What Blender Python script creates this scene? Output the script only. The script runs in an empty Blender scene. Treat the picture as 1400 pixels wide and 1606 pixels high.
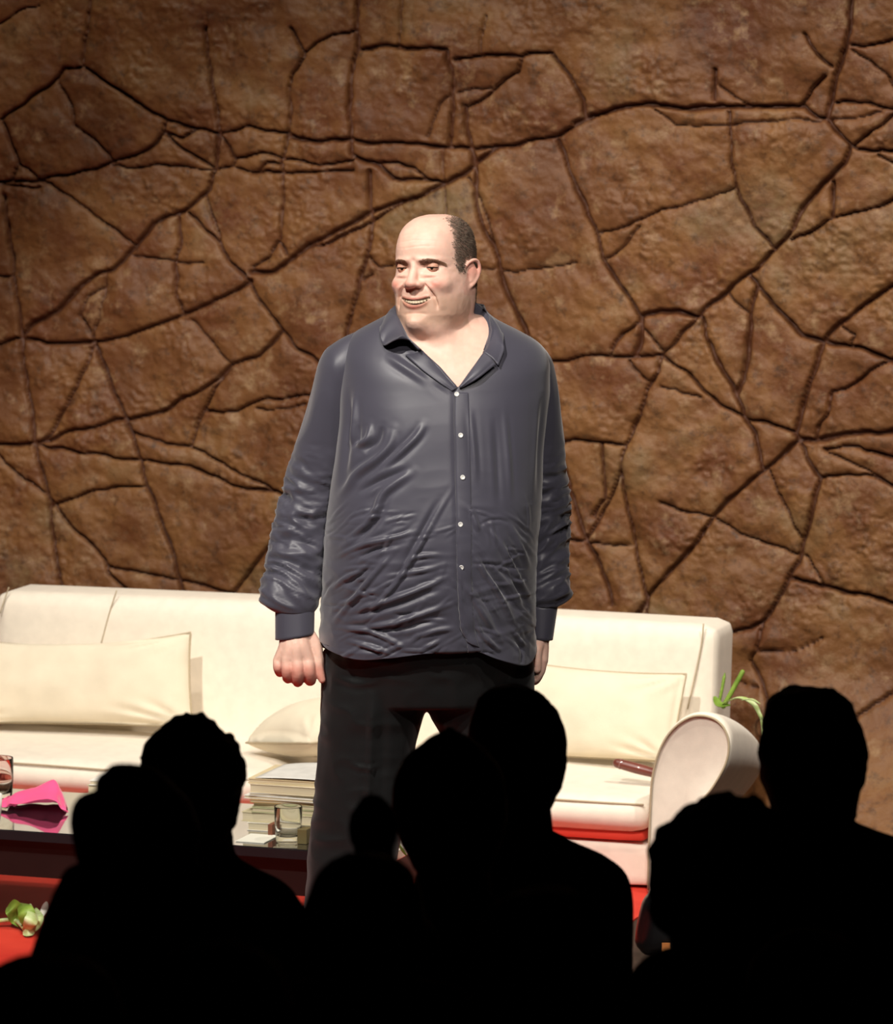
import bpy, bmesh, math, random
import numpy as np
from mathutils import Vector, Matrix

random.seed(7)
rng = np.random.default_rng(7)
SC = bpy.context.scene
COL = SC.collection
W, H, FPX = 1400.0, 1606.0, 7300.0
CAM = np.array([0.0, -10.0, 2.43])
PITCH = math.radians(7.0)
FWD = np.array([0, math.cos(PITCH), -math.sin(PITCH)])
UPV = np.array([0, math.sin(PITCH), math.cos(PITCH)])
RGT = np.array([1.0, 0, 0])


def ray(px, py):
    return FWD + (px - W / 2) / FPX * RGT + (H / 2 - py) / FPX * UPV


def at(px, py, Y):
    """point of the place seen at (px, py) standing at depth Y"""
    d = ray(px, py)
    return CAM + d * ((Y - CAM[1]) / d[1])


def on_z(px, py, z):
    d = ray(px, py)
    return CAM + d * ((z - CAM[2]) / d[2])


def proj(P):
    P = np.asarray(P, float)
    q = P - CAM
    w = q @ FWD
    return W / 2 + FPX * (q @ RGT) / w, H / 2 - FPX * (q @ UPV) / w


# ---------------------------------------------------------------- objects
def origin_of(o):
    v = np.zeros(3)
    while o is not None:
        v += np.array(o.location)
        o = o.parent
    return v


def tag(o, label=None, cat=None, group=None, kind=None):
    for k, v in (('label', label), ('category', cat), ('group', group), ('kind', kind)):
        if v:
            o[k] = v
    return o


def thing(name, loc, label, cat, group=None):
    o = bpy.data.objects.new(name, None)
    o.empty_display_size = 0.05
    o.location = [float(v) for v in loc]
    COL.objects.link(o)
    return tag(o, label, cat, group)


def mesh(name, V, Fc, mat, parent=None, smooth=True, label=None):
    V = np.asarray(V, float)
    if parent is not None:
        V = V - origin_of(parent)
        loc = None
    me = bpy.data.meshes.new(name)
    me.from_pydata(V.tolist(), [], [list(map(int, f)) for f in Fc])
    me.update()
    if smooth:
        me.polygons.foreach_set('use_smooth', [True] * len(me.polygons))
    o = bpy.data.objects.new(name, me)
    if mat is not None:
        me.materials.append(mat)
    COL.objects.link(o)
    if parent is not None:
        o.parent = parent
    if label:
        o['label'] = label
    return o


def attr(o, name, vals):
    a = o.data.attributes.new(name, 'FLOAT', 'POINT')
    a.data.foreach_set('value', np.asarray(vals, np.float32))


def merge(parts):
    V, Fc, n = [], [], 0
    for v, f in parts:
        v = np.asarray(v, float)
        V.append(v)
        Fc += [[int(i) + n for i in q] for q in f]
        n += len(v)
    return np.vstack(V), Fc


def grid_faces(nr, nc, wrap=False):
    Fc = []
    for i in range(nr - 1):
        for j in range(nc if wrap else nc - 1):
            k = (j + 1) % nc
            Fc.append([i * nc + j, i * nc + k, (i + 1) * nc + k, (i + 1) * nc + j])
    return Fc


def loft(rings, caps=True):
    """rings: list of (n,3) closed loops -> closed tube"""
    n = len(rings[0])
    V = np.vstack(rings)
    Fc = grid_faces(len(rings), n, True)
    if caps:
        m = len(V)
        V = np.vstack([V, np.mean(rings[0], axis=0), np.mean(rings[-1], axis=0)])
        b = (len(rings) - 1) * n
        for j in range(n):
            k = (j + 1) % n
            Fc.append([m, k, j])
            Fc.append([m + 1, b + j, b + k])
    return V, Fc


def catmull(P, n):
    P = np.asarray(P, float)
    Q = np.vstack([2 * P[0] - P[1], P, 2 * P[-1] - P[-2]])
    out = []
    for i in range(1, len(Q) - 2):
        for k in range(n):
            t = k / n
            a, b, c, d = Q[i - 1], Q[i], Q[i + 1], Q[i + 2]
            out.append(0.5 * (2 * b + (c - a) * t + (2 * a - 5 * b + 4 * c - d) * t * t + (3 * b - a - 3 * c + d) * t ** 3))
    out.append(P[-1])
    return np.array(out)


def frames(P, up=None):
    P = np.asarray(P, float)
    T = np.gradient(P, axis=0)
    T /= np.linalg.norm(T, axis=1)[:, None] + 1e-12
    u = np.array([0, 0, 1.0]) if up is None else np.asarray(up, float)
    if abs(T[0] @ u) > 0.95:
        u = np.array([0, 1.0, 0])
    N = []
    n = u - (u @ T[0]) * T[0]
    n /= np.linalg.norm(n)
    for t in T:
        n = n - (n @ t) * t
        n /= np.linalg.norm(n) + 1e-12
        N.append(n.copy())
    N = np.array(N)
    return T, N, np.cross(T, N)


def tube(P, r, seg=8, closed=False, round_ends=False, flat=1.0, up=None):
    """tube of radius r (scalar or per point); flat squashes the second axis"""
    P = np.asarray(P, float)
    r = np.broadcast_to(np.asarray(r, float), (len(P),)).copy()
    if round_ends and not closed:
        T = [P[1] - P[0], P[-1] - P[-2]]
        T = [t / np.linalg.norm(t) for t in T]
        a = [(P[0] - T[0] * r[0] * math.sin(x), r[0] * math.cos(x)) for x in (1.45, 1.1, 0.7, 0.35)]
        b = [(P[-1] + T[1] * r[-1] * math.sin(x), r[-1] * math.cos(x)) for x in (0.35, 0.7, 1.1, 1.45)]
        P = np.vstack([[x[0] for x in a], P, [x[0] for x in b]])
        r = np.concatenate([[x[1] for x in a], r, [x[1] for x in b]])
    if closed:
        Pc = np.vstack([P[-1], P, P[0]])
        T, N, B = frames(Pc, up)
        T, N, B = T[1:-1], N[1:-1], B[1:-1]
    else:
        T, N, B = frames(P, up)
    ang = np.linspace(0, 2 * math.pi, seg, endpoint=False)
    rings = [p + rr * (np.cos(ang)[:, None] * nn + flat * np.sin(ang)[:, None] * bb) for p, rr, nn, bb in zip(P, r, N, B)]
    if closed:
        V = np.vstack(rings)
        m = len(rings)
        Fc = []
        for i in range(m):
            for j in range(seg):
                k = (j + 1) % seg
                i2 = (i + 1) % m
                Fc.append([i * seg + j, i * seg + k, i2 * seg + k, i2 * seg + j])
        return V, Fc
    return loft(rings)


def rbox(h, r, n=10, puff=(0, 0, 0)):
    """rounded box, half sizes h, edge radius r, sides bulged by puff"""
    h = np.asarray(h, float)
    bm = bmesh.new()
    bmesh.ops.create_cube(bm, size=2.0)
    bmesh.ops.subdivide_edges(bm, edges=bm.edges[:], cuts=n, use_grid_fill=True)
    V = np.array([v.co[:] for v in bm.verts])
    Fc = [[v.index for v in f.verts] for f in bm.faces]
    bm.free()
    # concentrate rows towards the edges
    U = np.sign(V) * (1 - (1 - np.abs(V)) ** 1.6)
    q = U * h
    inner = np.maximum(h - r, 0)
    c = np.clip(q, -inner, inner)
    d = q - c
    m = np.linalg.norm(d, axis=1)
    L = np.max(np.abs(d), axis=1)
    on = m > 1e-9
    d[on] = d[on] / m[on][:, None] * r
    P = c + d
    pu = np.asarray(puff, float)
    for a in range(3):
        b, e = [(1, 2), (0, 2), (0, 1)][a]
        P[:, a] += np.sign(V[:, a]) * pu[a] * np.where(np.abs(V[:, a]) > .999, (1 - U[:, b] ** 2) * (1 - U[:, e] ** 2), 0)
    return P, Fc


def box(x0, x1, y0, y1, z0, z1):
    V = [(x, y, z) for x in (x0, x1) for y in (y0, y1) for z in (z0, z1)]
    Fc = [[0, 1, 3, 2], [4, 6, 7, 5], [0, 4, 5, 1], [2, 3, 7, 6], [0, 2, 6, 4], [1, 5, 7, 3]]
    return np.array(V, float), Fc


def bevel(o, w, seg=2):
    m = o.modifiers.new('bevel', 'BEVEL')
    m.width = w
    m.segments = seg
    m.limit_method = 'ANGLE'
    return o


def thick(o, t, off=0.0):
    m = o.modifiers.new('thickness', 'SOLIDIFY')
    m.thickness = t
    m.offset = off
    return o


def subsurf(o, n=1):
    m = o.modifiers.new('smooth', 'SUBSURF')
    m.levels = n
    m.render_levels = n
    return o


def remeshed(parts, voxel, smooth_it=3, smooth_f=0.5):
    """union of closed shapes as one continuous surface"""
    V, Fc = merge(parts)
    me = bpy.data.meshes.new('tmp')
    me.from_pydata(V.tolist(), [], Fc)
    o = bpy.data.objects.new('tmp', me)
    COL.objects.link(o)
    bm = bmesh.new()
    bm.from_mesh(me)
    bmesh.ops.recalc_face_normals(bm, faces=bm.faces[:])
    bm.to_mesh(me)
    bm.free()
    m = o.modifiers.new('r', 'REMESH')
    m.mode = 'VOXEL'
    m.voxel_size = voxel
    if smooth_it:
        s = o.modifiers.new('s', 'SMOOTH')
        s.iterations = smooth_it
        s.factor = smooth_f
    dg = bpy.context.evaluated_depsgraph_get()
    ev = o.evaluated_get(dg).to_mesh()
    n = len(ev.vertices)
    P = np.empty(n * 3)
    ev.vertices.foreach_get('co', P)
    Fq = [list(p.vertices) for p in ev.polygons]
    o.evaluated_get(dg).to_mesh_clear()
    bpy.data.objects.remove(o)
    bpy.data.meshes.remove(me)
    return P.reshape(-1, 3), Fq


def vnormals(V, Fc):
    me = bpy.data.meshes.new('n')
    me.from_pydata(np.asarray(V).tolist(), [], Fc)
    me.update()
    N = np.empty(len(V) * 3)
    me.vertices.foreach_get('normal', N)
    bpy.data.meshes.remove(me)
    return N.reshape(-1, 3)


# ---------------------------------------------------------------- numpy value noise
_perm = rng.permutation(4096)
_val = rng.random(4096) * 2 - 1


def vnoise(P, scale=1.0, seed=0):
    P = np.asarray(P, float) * scale + seed * 17.31 + 500.0
    I = np.floor(P).astype(int)
    f = P - I
    f = f * f * (3 - 2 * f)
    out = np.zeros(len(P))
    for dx in (0, 1):
        for dy in (0, 1):
            for dz in (0, 1):
                h = _perm[(_perm[(_perm[(I[:, 0] + dx) & 4095] + I[:, 1] + dy) & 4095] + I[:, 2] + dz) & 4095]
                w = (f[:, 0] if dx else 1 - f[:, 0]) * (f[:, 1] if dy else 1 - f[:, 1]) * (f[:, 2] if dz else 1 - f[:, 2])
                out += w * _val[h]
    return out


def fbm(P, scale, oct=4, seed=0):
    s = 0
    a = 1.0
    for k in range(oct):
        s = s + a * vnoise(P, scale * 2 ** k, seed + k)
        a *= 0.5
    return s


def polydist(x, y, pl):
    """distance of points to a polyline and the position 0..1 along it"""
    best = np.full(len(x), 1e9)
    tt = np.zeros(len(x))
    n = len(pl) - 1
    for i in range(n):
        ax, ay = pl[i][:2]
        bx, by = pl[i + 1][:2]
        dx, dy = bx - ax, by - ay
        L = dx * dx + dy * dy + 1e-12
        t = np.clip(((x - ax) * dx + (y - ay) * dy) / L, 0, 1)
        d = np.hypot(x - ax - t * dx, y - ay - t * dy)
        m = d < best
        best[m] = d[m]
        tt[m] = (i + t[m]) / n
    return best, tt


# ---------------------------------------------------------------- materials
def lin(c):
    return [((v / 255.0) / 12.92 if v / 255.0 <= 0.04045 else ((v / 255.0 + 0.055) / 1.055) ** 2.4) for v in c] + [1.0]


def mat(name, col, rough=0.6, var=0.0, scale=20.0, bump=0.0, bscale=None, metal=0.0, spec=0.5, sheen=0.0,
        trans=0.0, ior=1.45, sss=0.0, coat=0.0, col2=None, detail=4.0, stretch=None, aniso_noise=0.0):
    m = bpy.data.materials.new(name)
    m.use_nodes = True
    nt = m.node_tree
    N, L = nt.nodes, nt.links
    b = N['Principled BSDF']
    c = list(col) if len(col) == 4 else list(col) + [1.0]
    b.inputs['Base Color'].default_value = c
    b.inputs['Roughness'].default_value = rough
    b.inputs['Metallic'].default_value = metal
    b.inputs['IOR'].default_value = ior
    b.inputs['Specular IOR Level'].default_value = spec
    b.inputs['Transmission Weight'].default_value = trans
    b.inputs['Sheen Weight'].default_value = sheen
    b.inputs['Coat Weight'].default_value = coat
    if sss:
        b.inputs['Subsurface Weight'].default_value = sss
        b.inputs['Subsurface Radius'].default_value = (0.012, 0.005, 0.003)
        b.inputs['Subsurface Scale'].default_value = 1.0
    tc = N.new('ShaderNodeTexCoord')
    src = tc.outputs['Object']
    if stretch:
        mp = N.new('ShaderNodeMapping')
        mp.inputs['Scale'].default_value = stretch
        L.new(src, mp.inputs['Vector'])
        src = mp.outputs['Vector']
    if var > 0 or col2 is not None:
        n = N.new('ShaderNodeTexNoise')
        n.inputs['Scale'].default_value = scale
        n.inputs['Detail'].default_value = detail
        L.new(src, n.inputs['Vector'])
        r = N.new('ShaderNodeValToRGB')
        r.color_ramp.elements[0].position = 0.32
        r.color_ramp.elements[1].position = 0.68
        if col2 is None:
            a = [v * (1 - var) for v in c[:3]] + [1]
            d = [min(1, v * (1 + var)) for v in c[:3]] + [1]
        else:
            a, d = c, (list(col2) if len(col2) == 4 else list(col2) + [1.0])
        r.color_ramp.elements[0].color = a
        r.color_ramp.elements[1].color = d
        L.new(n.outputs['Fac'], r.inputs['Fac'])
        L.new(r.outputs['Color'], b.inputs['Base Color'])
    if bump > 0:
        n2 = N.new('ShaderNodeTexNoise')
        n2.inputs['Scale'].default_value = bscale or scale * 3
        n2.inputs['Detail'].default_value = 5
        L.new(src, n2.inputs['Vector'])
        bp = N.new('ShaderNodeBump')
        bp.inputs['Strength'].default_value = min(1, bump)
        bp.inputs['Distance'].default_value = 0.002
        L.new(n2.outputs['Fac'], bp.inputs['Height'])
        L.new(bp.outputs['Normal'], b.inputs['Normal'])
    return m


def attr_mix(m, name, col, lo=0.0, hi=1.0):
    """mix a second colour into the base colour where a mesh attribute says so"""
    nt = m.node_tree
    N, L = nt.nodes, nt.links
    b = N['Principled BSDF']
    a = N.new('ShaderNodeAttribute')
    a.attribute_name = name
    mx = N.new('ShaderNodeMix')
    mx.data_type = 'RGBA'
    mr = N.new('ShaderNodeMapRange')
    mr.inputs['From Min'].default_value = lo
    mr.inputs['From Max'].default_value = hi
    L.new(a.outputs['Fac'], mr.inputs['Value'])
    L.new(mr.outputs['Result'], mx.inputs['Factor'])
    s = b.inputs['Base Color']
    if s.links:
        L.new(s.links[0].from_socket, mx.inputs[6])
    else:
        mx.inputs[6].default_value = s.default_value
    mx.inputs[7].default_value = list(col)[:3] + [1.0]
    L.new(mx.outputs[2], s)
    return m
# ================================================================ camera, world, lights
cam = bpy.data.cameras.new('camera')
cam.sensor_fit = 'HORIZONTAL'
cam.sensor_width = 36.0
cam.lens = FPX / W * 36.0
cam.clip_end = 200
cam.dof.use_dof = True
cam.dof.focus_distance = 10.35
cam.dof.aperture_fstop = 9.0
co = bpy.data.objects.new('camera', cam)
co.location = CAM.tolist()
co.rotation_euler = (math.radians(90) - PITCH, 0, 0)
COL.objects.link(co)
SC.camera = co
SC.view_settings.view_transform = 'Standard'
SC.view_settings.look = 'None'
SC.view_settings.gamma = 1.0
SC.view_settings.exposure = 0.0
SC.view_settings.use_curve_mapping = False
wd = bpy.data.worlds.new('dark_theatre')
SC.world = wd
wd.use_nodes = True
wd.node_tree.nodes['Background'].inputs[0].default_value = (0.01, 0.009, 0.008, 1)
wd.node_tree.nodes['Background'].inputs[1].default_value = 0.0


def spot(name, loc, target, power, col, size_deg, blend=0.4, radius=0.15):
    l = bpy.data.lights.new(name, 'SPOT')
    l.energy = power
    l.color = col
    l.spot_size = math.radians(size_deg)
    l.spot_blend = blend
    l.shadow_soft_size = radius
    o = bpy.data.objects.new(name, l)
    o.location = loc
    d = Vector(target) - Vector(loc)
    o.rotation_euler = d.to_track_quat('-Z', 'Y').to_euler()
    COL.objects.link(o)
    return o


WARM = (1.0, 0.95, 0.87)
spot('stage_lamp_left', (-2.4, -4.2, 6.4), (-0.15, 0.9, 0.90), 2050, WARM, 37, 0.30, 0.09)
spot('stage_lamp_centre', (0.9, -4.6, 6.4), (0.1, 0.8, 0.90), 620, (1.0, 0.93, 0.84), 35, 0.30, 0.12)
spot('added_front_fill', (0.4, -6.5, 5.2), (0.0, 0.0, 1.6), 620, (1.0, 0.93, 0.86), 21, 0.3, 0.10)  # fill spot added to soften the nose shadow on the face
spot('stage_lamp_overhead', (-1.4, 0.0, 6.2), (-0.5, 3.1, 1.5), 620, (1.0, 0.92, 0.80), 74, 0.6, 0.10)
spot('stage_lamp_right', (2.6, -0.2, 5.6), (1.0, 2.4, 0.2), 700, (1.0, 0.92, 0.82), 46, 0.8, 0.12)

# ================================================================ floor of the stage
m_floor = mat('red_stage_paint', lin((186, 36, 20)), 0.8, col2=lin((206, 56, 36)), scale=5, bump=0.15, bscale=60, detail=3)
m_boards = mat('dark_stage_boards', lin((58, 40, 30)), 0.6, var=.2, scale=6)
fl, ff = box(-4.5, 4.5, -1.0, 3.7, -0.12, -0.006)
o = mesh('floor', fl, ff, m_boards, smooth=False)
tag(o, 'dark brown boards of the stage floor', None, kind='structure')
m_black = mat('black_paint', lin((10, 9, 9)), 0.95, spec=0.05)
v, f = merge([box(-4.5, 4.5, -1.06, -1.0, -1.1, 0.0)])
tag(mesh('trim_stage_edge', v, f, m_black, smooth=False), 'black fascia of the stage edge', kind='structure')
v, f = box(-6, 6, -9.5, -1.06, -1.2, -1.1)
tag(mesh('floor_auditorium', v, f, m_black, smooth=False), 'dark floor of the auditorium', kind='structure')

# ================================================================ cracked rock wall
YAW = math.radians(19.0)
WN = np.array([-math.sin(YAW), -math.cos(YAW), 0.0])   # towards the house
WX = np.array([math.cos(YAW), -math.sin(YAW), 0.0])
WP = np.array([0.0, 3.2, 0.0])
CO = on_z(1015, 1400, 0.0)
v = [CO + WX * a - WN * b for a, b in ((-3.2, -3.2), (0.075, -3.0), (0.075, 0.80), (-3.2, 0.80))]
v = np.array(v)
v[:, 1] = np.maximum(v[:, 1], -0.95)
v = np.vstack([v - [0, 0, .0058], v - [0, 0, .0012]])
carpet = mesh('carpet', v, [[0, 3, 2, 1], [4, 5, 6, 7], [0, 1, 5, 4], [1, 2, 6, 5], [2, 3, 7, 6], [3, 0, 4, 7]], m_floor, smooth=False)
tag(carpet, 'plain bright red carpet spread under the sofa, table and standing man', 'carpet')

CR = """3|0,189 46,154 89,120 98,107 125,105
3.2|129,91 130,105 154,120 196,146 232,171 261,188 311,204 343,205 368,205 386,198 421,206 450,209 500,220
2|89,121 107,154 118,193 150,221 171,243 175,254
3.2|-60,290 0,288 21,286 64,281 107,273 143,268 175,254 211,246 243,225 257,211 261,189
3|4,193 18,225 29,254 18,286
2.2|29,255 64,282 111,309 150,336 186,361 211,382
3|257,211 282,229 307,246 332,264
2.2|175,261 207,266 250,257 286,264 336,268 364,262 371,250
3|311,204 286,216 262,211
3.6|323,43 323,79 332,132 339,171 348,211 368,250
4.8|343,207 338,243 336,271 325,300 296,325 271,339 239,348 214,382 193,407 175,423 154,429 125,450 89,486 68,500 54,509 39,525
3|457,43 468,68 480,89 461,114 455,143 454,179 452,209 445,246 446,279 443,321 439,375 421,400 396,421
3|477,86 496,68 521,54 557,45
3|371,250 404,241 446,246 500,257 554,252
3|371,264 404,268 421,257 446,255
3|393,270 464,271 500,268 554,266
4|7,307 9,339 18,386 21,432 27,471 32,500 34,529 38,586 50,636 57,696 68,743 79,789 86,843 96,914 105,980
2|0,293 64,291
2|-40,430 0,432 21,434
2.2|211,400 250,407 286,412 318,414
3.8|280,339 280,386 273,421 275,461 286,493
2|318,307 332,339 343,368 346,389
3|296,332 321,361 343,382 357,407 386,432 404,464 429,500 443,521 475,550 500,568
4|396,439 357,461 311,487 286,495 232,514 196,527 157,536 107,536 68,536 25,532 0,539 -50,545
5|396,428 429,425 461,404 479,389 532,361 575,337 621,318 664,304 696,289 725,275 746,257 771,237 789,230
3|450,411 486,389 504,386 550,364 593,343 636,314
3|439,379 450,400
2|166,432 164,464 157,500 146,532
2|164,454 139,464 125,493 139,511 146,534
3|146,536 136,568 111,621 82,675 62,696
4|148,543 161,575 189,636 211,689 229,754 250,807 268,861 282,911 290,950
3.8|-50,702 0,698 54,696 82,686 143,668 193,657 250,645 304,618 343,593 361,571 404,557 425,539 443,521
1.5|300,504 321,525 343,554 361,571
3|64,696 118,707 179,716 232,723 296,732 339,750 386,768 436,770 480,790
2.6|207,675 257,693 304,702 343,721 386,746 429,768
3|361,573 339,607 321,643 307,671 298,700
3|321,645 371,645 404,629 446,625 500,618
2|404,641 443,643 480,634
2.2|-40,680 0,714 36,746 71,775 89,793
3|82,793 121,782 154,768 200,762 229,761
2.8|89,793 118,829 154,861 171,893 196,921 230,960
2.2|171,888 221,896 282,911 321,921 364,930
3|350,950 364,930 393,896 421,861 445,820
4|563,-60 561,11 557,71 548,132 550,179 554,246
2|629,-50 629,0 627,43 623,71
4.5|559,75 621,73 664,77 700,79 707,107 712,143 707,179 704,225
4|716,93 754,88 786,85 821,89 864,79 889,114 911,157 914,182
3|818,93 811,114 779,139 750,157 729,170
2|771,138 743,139 721,148
2|704,152 689,164 679,189 671,214
4.6|450,214 504,221 554,220 593,225 646,225 700,229 743,234 789,229 836,218 871,212 900,196 925,182 950,180
5.5|725,168 732,214 739,243 743,271 746,321 757,357 775,393 789,443 811,496 830,540
2|732,279 754,314 768,350 775,393
2|696,232 695,261 696,289 698,329 690,380
4|557,246 593,257 618,279 664,282 693,286
3|575,254 621,255 650,266 666,280
4|580,268 579,304 582,343 579,386 564,443 550,496 540,540
2|579,400 596,418 620,416
1.8|586,428 571,439
1.6|740,421 807,425 861,418 904,411
4|871,218 886,257 911,307 932,357 946,404 979,457 1004,493
1.2|754,86 757,54 764,21
5.5|900,192 946,179 989,164 1029,163 1079,170 1132,167 1186,166 1257,166
4|1121,107 1121,157
1.6|1129,132 1150,150 1179,164
1.8|1020,165 1061,196 1150,195 1204,191 1243,185 1300,189 1346,182 1386,173
3|1145,175 1148,221 1152,286 1161,314 1179,350 1211,393
2.2|943,366 989,352 1018,338 1039,325 1064,321
1.2|1064,321 1114,311 1150,293
2|1004,354 982,382 954,407
5|1338,-60 1336,0 1334,39 1329,75 1311,118 1304,154 1300,186 1321,211 1336,229 1325,257 1293,289 1268,318 1246,350 1232,375 1214,393
3|1264,54 1282,86 1304,107
3.6|1293,121 1271,143 1257,164 1271,175 1296,186
3|1332,71 1364,70 1400,64 1450,60
2|1339,79 1368,96 1389,114 1398,132 1420,160
3|1311,161 1364,163 1400,171 1450,180
3|1450,150 1393,189 1364,211 1339,230
3.6|1339,232 1371,236 1400,234 1450,232
2|1379,243 1400,257 1440,280
4|1307,286 1305,343
3|1243,375 1275,361 1307,343 1357,329 1400,316 1450,300
4|1211,396 1179,425 1136,461 1093,496
2.2|1136,461 1175,493
4.4|1175,436 1196,461 1221,489 1257,525 1286,536
5|1186,450 1175,495 1173,539 1166,593 1157,618
5.5|1007,496 1036,488 1064,488 1093,495
6|1007,496 1007,521 998,557
3|1004,504 979,521 964,543 959,557
3|860,566 900,564 929,557 996,559 1039,557
2|1011,514 1039,554
3|1089,500 1068,525 1043,554
3.2|1039,557 1032,582 1014,611 1004,650 982,696 975,736 977,771 986,814 996,864 1007,911 1014,939 1010,1000
4.4|1100,496 1104,525 1125,568 1150,607 1164,654 1182,679 1189,707 1193,732
3.2|1043,561 1071,579 1100,607 1129,636 1164,654 1200,664 1243,680
2|989,564 1018,596
1|1039,604 1100,625
4.6|1450,420 1400,450 1364,475 1321,504 1289,536 1282,561 1268,600 1257,643 1246,682 1252,693
4|1293,536 1346,546 1400,564 1450,575
2|1314,507 1343,525 1336,539
3|1400,560 1386,568 1350,593 1304,618 1293,654 1282,671 1279,689
6|1252,693 1279,693 1329,682 1400,675 1450,670
3.2|1293,704 1346,700 1375,711 1400,718 1450,730
4|1254,700 1271,729 1286,750 1275,789 1261,843 1246,893 1223,936 1197,973 1177,987 1137,993
3|1286,750 1336,746 1361,746 1396,761 1450,780
2|1293,706 1321,721 1357,736 1396,761
3.8|1250,696 1221,718 1189,743 1157,771 1118,807 1096,850 1054,893 1018,932 990,980
2.2|1036,786 1079,802 1114,809 1171,839 1246,871
2|1193,732 1204,736 1221,771 1239,811 1257,843
3|860,695 900,689 946,693 979,698
3|946,696 946,782 930,810
3|975,736 957,779 921,843
4|880,720 900,786 918,843 936,871 950,911 961,950
2.4|880,845 921,845
1.6|921,850 993,854
4|1239,907 1293,921 1364,936 1400,946 1460,965
1.6|1261,871 1293,918
3|1197,973 1186,1021 1177,1033 1194,1067 1206,1093 1225,1140
3|1450,1060 1400,1087 1374,1101 1351,1119 1320,1160
1.6|1160,1067 1191,1079
1.2|1186,1020 1240,1022 1290,1000
1.2|0,37 35,16 60,12
3|1440,-40 1500,120 1520,300 1500,520 1540,760 1510,1000
3|1450,232 1560,260 1680,230
3|1450,670 1600,690 1700,650
3|-60,290 -160,260 -260,300
3|-50,545 -150,560 -280,530
3|-120,-50 -100,120 -160,260 -130,420 -150,560 -120,760 -150,940
3|-50,702 -150,740 -280,700
3|100,-200 150,-80 129,91
3|563,-60 700,-120 900,-100 1100,-160 1338,-60"""
cracks = []
for ln in CR.splitlines():
    w, p = ln.split('|')
    cracks.append((float(w), [tuple(map(float, q.split(','))) for q in p.split()]))

gx = np.concatenate([np.arange(-420, -20, 9), np.arange(-20, 1420, 2.6), np.arange(1420, 1800, 9)])
gy = np.concatenate([np.arange(-300, -12, 9), np.arange(-12, 1000, 2.6), np.arange(1000, 1460, 4)])
GX, GY = np.meshgrid(gx, gy)
X, Y = GX.ravel(), GY.ravel()
D = FWD[None] + (X - W / 2)[:, None] / FPX * RGT[None] + (H / 2 - Y)[:, None] / FPX * UPV[None]
tt = ((WP - CAM) @ WN) / (D @ WN)
PW = CAM[None] + D * tt[:, None]
P3 = np.column_stack([X, Y, 0 * X])
wx = X + 3.4 * vnoise(P3, 1 / 26, 1) + 1.1 * vnoise(P3, 1 / 9, 2)
wy = Y + 3.4 * vnoise(P3, 1 / 26, 3) + 1.1 * vnoise(P3, 1 / 9, 4)
groove = np.zeros(len(X))
near = np.full(len(X), 60.0)
lip = np.zeros(len(X))
for w, pl in cracks:
    a = np.array(pl)
    pad = 62
    m = np.where((X > a[:, 0].min() - pad) & (X < a[:, 0].max() + pad) & (Y > a[:, 1].min() - pad) & (Y < a[:, 1].max() + pad))[0]
    if not len(m):
        continue
    d, t = polydist(wx[m], wy[m], pl)
    w = max(w, 1.7)
    ww = w * 0.85 * (0.78 + 0.45 * (0.5 + 0.5 * vnoise(np.column_stack([X[m], Y[m], 0 * m]), 1 / 30, 9)))
    g = np.clip(1.0 - np.maximum(d - ww * 0.45, 0) / (ww * 0.75), 0, 1)
    g = g * g * (3 - 2 * g) * np.clip(0.45 + w / 6.5, 0.4, 1.0)
    groove[m] = np.maximum(groove[m], g)
    near[m] = np.minimum(near[m], d)
relief = 0.018 * fbm(P3, 1 / 130, 3, 11) + 0.0044 * fbm(P3, 1 / 26, 3, 21) + 0.0012 * fbm(P3, 1 / 8, 2, 31)
rough_zone = np.clip(fbm(P3, 1 / 90, 2, 41) * 1.6, 0, 1)
relief += rough_zone * 0.0065 * np.abs(fbm(P3, 1 / 12, 3, 51))
rim = 0.011 * (1 - np.exp(-near / 9.0))
height = relief + rim - 0.019 * groove
bank = np.clip((0.42 - PW[:, 2]) / 0.5, 0, 1.6) ** 1.5 * (0.10 + 0.32 * np.clip((X - 1150) / 90, 0, 1))
PW = PW + WN[None] * (height + bank)[:, None]
m_wall = bpy.data.materials.new('carved_rock_plaster')
m_wall.use_nodes = True
nt = m_wall.node_tree
Nn, Ll = nt.nodes, nt.links
b = Nn['Principled BSDF']
b.inputs['Roughness'].default_value = 0.55
b.inputs['Specular IOR Level'].default_value = 0.35
tc = Nn.new('ShaderNodeTexCoord')


def nz(scale, detail=5, rough=0.6):
    n = Nn.new('ShaderNodeTexNoise')
    n.inputs['Scale'].default_value = scale
    n.inputs['Detail'].default_value = detail
    n.inputs['Roughness'].default_value = rough
    Ll.new(tc.outputs['Object'], n.inputs['Vector'])
    return n


def ramp(src, stops):
    r = Nn.new('ShaderNodeValToRGB')
    e = r.color_ramp.elements
    while len(e) < len(stops):
        e.new(0.5)
    for q, (p, c) in zip(e, stops):
        q.position = p
        q.color = c
    Ll.new(src, r.inputs['Fac'])
    return r


def mixc(f, a, c, mode='MIX'):
    m = Nn.new('ShaderNodeMix')
    m.data_type = 'RGBA'
    m.blend_type = mode
    if isinstance(f, float):
        m.inputs[0].default_value = f
    else:
        Ll.new(f, m.inputs[0])
    Ll.new(a, m.inputs[6])
    if isinstance(c, list):
        m.inputs[7].default_value = c
    else:
        Ll.new(c, m.inputs[7])
    return m.outputs[2]


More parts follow.
